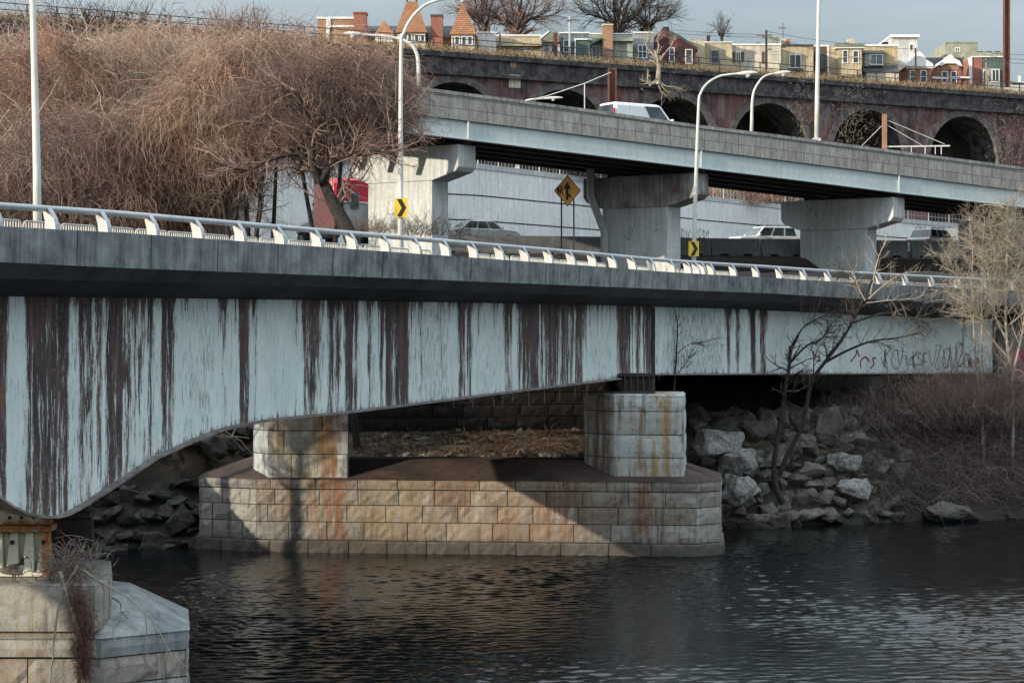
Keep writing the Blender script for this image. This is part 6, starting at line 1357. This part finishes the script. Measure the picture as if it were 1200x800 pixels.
# ================================================================== goose, nest tangle and vines on the near pier
gx, gy, gz_ = U(17, 682, 50.25); gz_ = 3.035
goose = thing('goose', 'brown goose with black neck and white cheek standing on the near pier ledge', 'goose', (gx, gy, gz_))
n = NT('goose_plumage'); x, y, z = n.sep(n.obj()); nz = n.noise(n.obj(), 18, 4, .7)
col = n.mix(n.ramp(n.noise(n.map(n.obj(), (10, 10, 30)), 1.6, 3), [(.4, 0.), (.6, 1.)]), (.07, .055, .042), (.17, .135, .1))
col = n.mix(n.step(x, .12, .26), col, (.36, .32, .27))
col = n.mix(n.m_('MULTIPLY', n.m_('SUBTRACT', 1, n.step(x, -.2, -.14)), n.m_('SUBTRACT', 1, n.step(z, .25, .31))), col, (.75, .74, .7))
nk = n.step(n.m_('ADD', z, n.m_('MULTIPLY', x, .25)), .475, .5); col = n.mix(nk, col, (.012, .011, .011))
ck = n.m_('MULTIPLY', n.m_('SUBTRACT', 1, n.step(n.m_('ABSOLUTE', n.m_('SUBTRACT', x, .285)), .02, .035)), n.m_('MULTIPLY', n.step(z, .595, .61), n.m_('SUBTRACT', 1, n.step(z, .65, .665))))
col = n.mix(ck, col, (.75, .74, .7)); n.out(col, .75, n.bump(nz, .3, .01))
sk = [(-.36, 0, .27, .03), (-.27, 0, .29, .075), (-.14, 0, .3, .125), (.0, 0, .3, .15), (.12, 0, .32, .135), (.19, 0, .37, .09), (.21, 0, .45, .052), (.205, 0, .53, .043), (.225, 0, .6, .044), (.265, 0, .635, .052), (.315, 0, .625, .036), (.34, 0, .615, .022)]
me = bpy.data.meshes.new('body'); me.from_pydata([s[:3] for s in sk], [(i, i+1) for i in range(len(sk)-1)], []); o = bpy.data.objects.new('body', me); C.objects.link(o); o.parent = goose
m_ = o.modifiers.new('skin', 'SKIN'); m_.use_smooth_shade = True
for sv_, s in zip(me.skin_vertices[0].data, sk): sv_.radius = (s[3]*.85, s[3])
me.skin_vertices[0].data[3].use_root = True; me.materials.append(n.m); o.modifiers.new('sub', 'SUBSURF').render_levels = 2
for s in (-1, 1):
    mb = MB(); mb.tube([(.0, s*.06, .2), (-.02, s*.065, .1), (.0, s*.065, .015)], [.022, .013, .012], 7); mb.add([(-.03, s*.065, .012), (.09, s*.03, .006), (.1, s*.065, .006), (.09, s*.1, .006), (.0, s*.065, .03)], [(0, 1, 4), (1, 2, 4), (2, 3, 4), (3, 0, 4)]); mb.build('leg', M['black'], goose, org=(0, 0, 0))
    mb = MB(); mb.grid([[(-.36+.5*i/8, s*(.06+.1*math.sin(math.pi*min(1, i/8+.12)))*1.0, .3+zz_*(.02+.11*math.sin(math.pi*(i+1)/10))) for zz_ in (-.75, 0, .75)] for i in range(9)]); mb.build('wing', surf('goose_wing_feathers', (.06, .048, .038), (.16, .125, .095), 9, .8, .4), goose, org=(0, 0, 0), smooth=True)
    mb = MB(); mb.lathe([(.001, -.007), (.007, 0), (.001, .007)], (.292, s*.04, .648), 8); mb.build('eye', M['black'], goose, org=(0, 0, 0))
mb = MB(); mb.tube([(.335, 0, .615), (.375, 0, .603), (.4, 0, .598)], [.02, .013, .006], 7); mb.build('bill', M['black'], goose, org=(0, 0, 0))
goose.rotation_euler.z = R(-12)
rng = np.random.default_rng(18)
c = np.array(U(82, 664, 50.6)); N = 520; B = c+rng.normal(0, 1, (N, 3))*np.array([.34, .28, .24]); D = rng.normal(0, 1, (N, 3)); D[:, 2] += .1
P, rr_ = sticks(B, D, rng.uniform(.25, .75, N), rng.uniform(.005, .013, N), rng, 5, -.08, .25); v, q, i = tubes(P, rr_, 4)
tag(np_obj('twig_nest', v, q, rng.uniform(.2, 1, N)[i], M['twig_bank'], None, tuple(c)), 'tangled heap of dead twigs lodged beside the goose on the near pier', 'nest')
N = 1500; t = rng.uniform(0, 1, N)**.8; B = np.stack([np.interp(t, [0, .4, 1], [U(88, 0, 49.5).x, U(100, 0, 49.5).x, U(99, 0, 49.5).x])+rng.normal(0, .14, N)*(1.25-.7*t), np.full(N, 49.42)-rng.uniform(0, .25, N), np.interp(t, [0, 1], [Zr(672, 49.5), Zr(790, 49.5)])], 1)
P, rr_ = sticks(B, rng.normal(0, .7, (N, 3))-np.array([0, .1, .5]), rng.uniform(.1, .38, N), rng.uniform(.004, .008, N), rng, 4, -.2, .35); v, q, i = tubes(P, rr_, 3)
M['twig_rust'] = twig('rusty_dead_creeper', [(0., (.05, .025, .02)), (.5, (.13, .065, .05)), (1., (.26, .17, .13))], .8)
tag(np_obj('hanging_creeper', v, q, rng.uniform(0, 1, N)[i], M['twig_rust'], None, (float(B[0, 0]), 49.3, Zr(690, 49.5))), 'rusty brown dead creeper hanging down the face of the near pier', 'creeper')
def vine(label, pts, d, r0, r1, mat='bark_pale', dd=0.0, tw=None):
    p = limb_path(pts, d, dd, 5); p = p+np.random.default_rng(len(label)).normal(0, .008, p.shape); b0 = tuple(p[0])
    items = [(p, np.linspace(r0, r1, len(p)))]
    for t_ in (tw or []): a = limb_path(t_, d-.02, 0, 4); items.append((a, np.linspace(r1*1.3, r1*.6, len(a))))
    v, q, t = limbs_mesh(items, 7, np.random.default_rng(1)); return tag(np_obj('dead_branch', v, q, t, M[mat], None, b0), label, 'branch')
vine('long pale bare branch arching from the nest right over the sloping pier cap', [(98, 668), (112, 678), (130, 688), (150, 700), (165, 713), (178, 727), (190, 747), (200, 768), (212, 800)], 49.4, .026, .012, tw=[[(170, 716), (172, 740), (170, 760), (180, 778)], [(196, 760), (192, 785), (194, 805)], [(203, 770), (215, 778), (222, 783)]])
vine('twisted pale stem hanging straight down the near pier', [(92, 663), (80, 680), (72, 700), (68, 715), (65, 735), (62, 765), (58, 803)], 49.35, .028, .022)
vine('thick broken pale stick leaning against the near pier face', [(70, 668), (76, 690), (84, 715), (92, 740), (97, 754)], 49.3, .045, .042)
vine('thin curled pale tendril hanging over the pier cap edge', [(140, 727), (133, 738), (134, 752), (122, 764), (120, 773), (126, 777)], 49.5, .014, .008)
vine('short dark twig lying on the sloping pier cap', [(131, 700), (141, 706), (142, 716), (150, 724)], 50.4, .014, .008, 'bark', tw=[[(142, 717), (148, 716), (152, 718)]])
# ================================================================== camera, light, sky
cam = bpy.data.cameras.new('camera'); co = bpy.data.objects.new('camera', cam); C.objects.link(co)
co.location = (0, 0, CH); co.rotation_euler = (R(90), 0, 0); cam.lens = 72; cam.sensor_width = 36; cam.shift_y = -15/1200
cam.clip_start = .5; cam.clip_end = 5000
bpy.context.scene.camera = co
SUN_EL, SUN_AZ = 15.5, 33.0        # elevation; degrees that the sun stands behind the viewer's left shoulder
to_sun = V((-math.cos(R(SUN_AZ))*math.cos(R(SUN_EL)), -math.sin(R(SUN_AZ))*math.cos(R(SUN_EL)), math.sin(R(SUN_EL))))
sl = bpy.data.lights.new('sun', 'SUN'); sl.energy = 5.4; sl.angle = R(.5); sl.color = (1, .86, .68)
so = bpy.data.objects.new('sun', sl); C.objects.link(so); so.rotation_euler = to_sun.to_track_quat('Z', 'Y').to_euler(); so.location = (-60, -40, 60)
w = bpy.data.worlds.new('World'); bpy.context.scene.world = w; w.use_nodes = True; nt = w.node_tree
bg = nt.nodes['Background']; sky = nt.nodes.new('ShaderNodeTexSky'); sky.sky_type = 'NISHITA'; sky.sun_disc = False
sky.sun_elevation = R(SUN_EL); sky.sun_rotation = math.atan2(to_sun.x, to_sun.y); sky.air_density = 1.0; sky.dust_density = .6; sky.ozone_density = 1.5
tc = nt.nodes.new('ShaderNodeTexCoord'); mp = nt.nodes.new('ShaderNodeMapping'); nt.links.new(tc.outputs['Generated'], mp.inputs[0]); mp.inputs['Scale'].default_value = (1.2, 1.2, 9)
no = nt.nodes.new('ShaderNodeTexNoise'); no.inputs['Scale'].default_value = 2.2; no.inputs['Detail'].default_value = 7; no.inputs['Roughness'].default_value = .6; nt.links.new(mp.outputs[0], no.inputs['Vector'])
cr = nt.nodes.new('ShaderNodeValToRGB'); nt.links.new(no.outputs['Fac'], cr.inputs[0]); cr.color_ramp.elements[0].position = .3; cr.color_ramp.elements[1].position = .72
cr.color_ramp.elements[0].color = (2.3, 2.75, 3.05, 1); cr.color_ramp.elements[1].color = (3.75, 4.15, 4.4, 1)
mx = nt.nodes.new('ShaderNodeMix'); mx.data_type = 'RGBA'; mx.inputs[0].default_value = .8
nt.links.new(sky.outputs[0], mx.inputs[6]); sx = nt.nodes.new('ShaderNodeSeparateXYZ'); nt.links.new(tc.outputs['Generated'], sx.inputs[0])
mr = nt.nodes.new('ShaderNodeMapRange'); nt.links.new(sx.outputs[2], mr.inputs[0]); mr.inputs[1].default_value = .1; mr.inputs[2].default_value = .7; mr.inputs[3].default_value = 1.0; mr.inputs[4].default_value = 5.4
sm_ = nt.nodes.new('ShaderNodeMix'); sm_.data_type = 'RGBA'; sm_.blend_type = 'MULTIPLY'; sm_.inputs[0].default_value = 1; nt.links.new(cr.outputs[0], sm_.inputs[6]); nt.links.new(mr.outputs[0], sm_.inputs[7]); nt.links.new(sm_.outputs[2], mx.inputs[7]); nt.links.new(mx.outputs[2], bg.inputs[0]); bg.inputs[1].default_value = .125
sc = bpy.context.scene
sc.view_settings.view_transform = 'Standard'; sc.view_settings.look = 'None'; sc.view_settings.exposure = 0; sc.view_settings.gamma = 1
sc.cycles.max_bounces = 6; sc.cycles.use_denoising = True
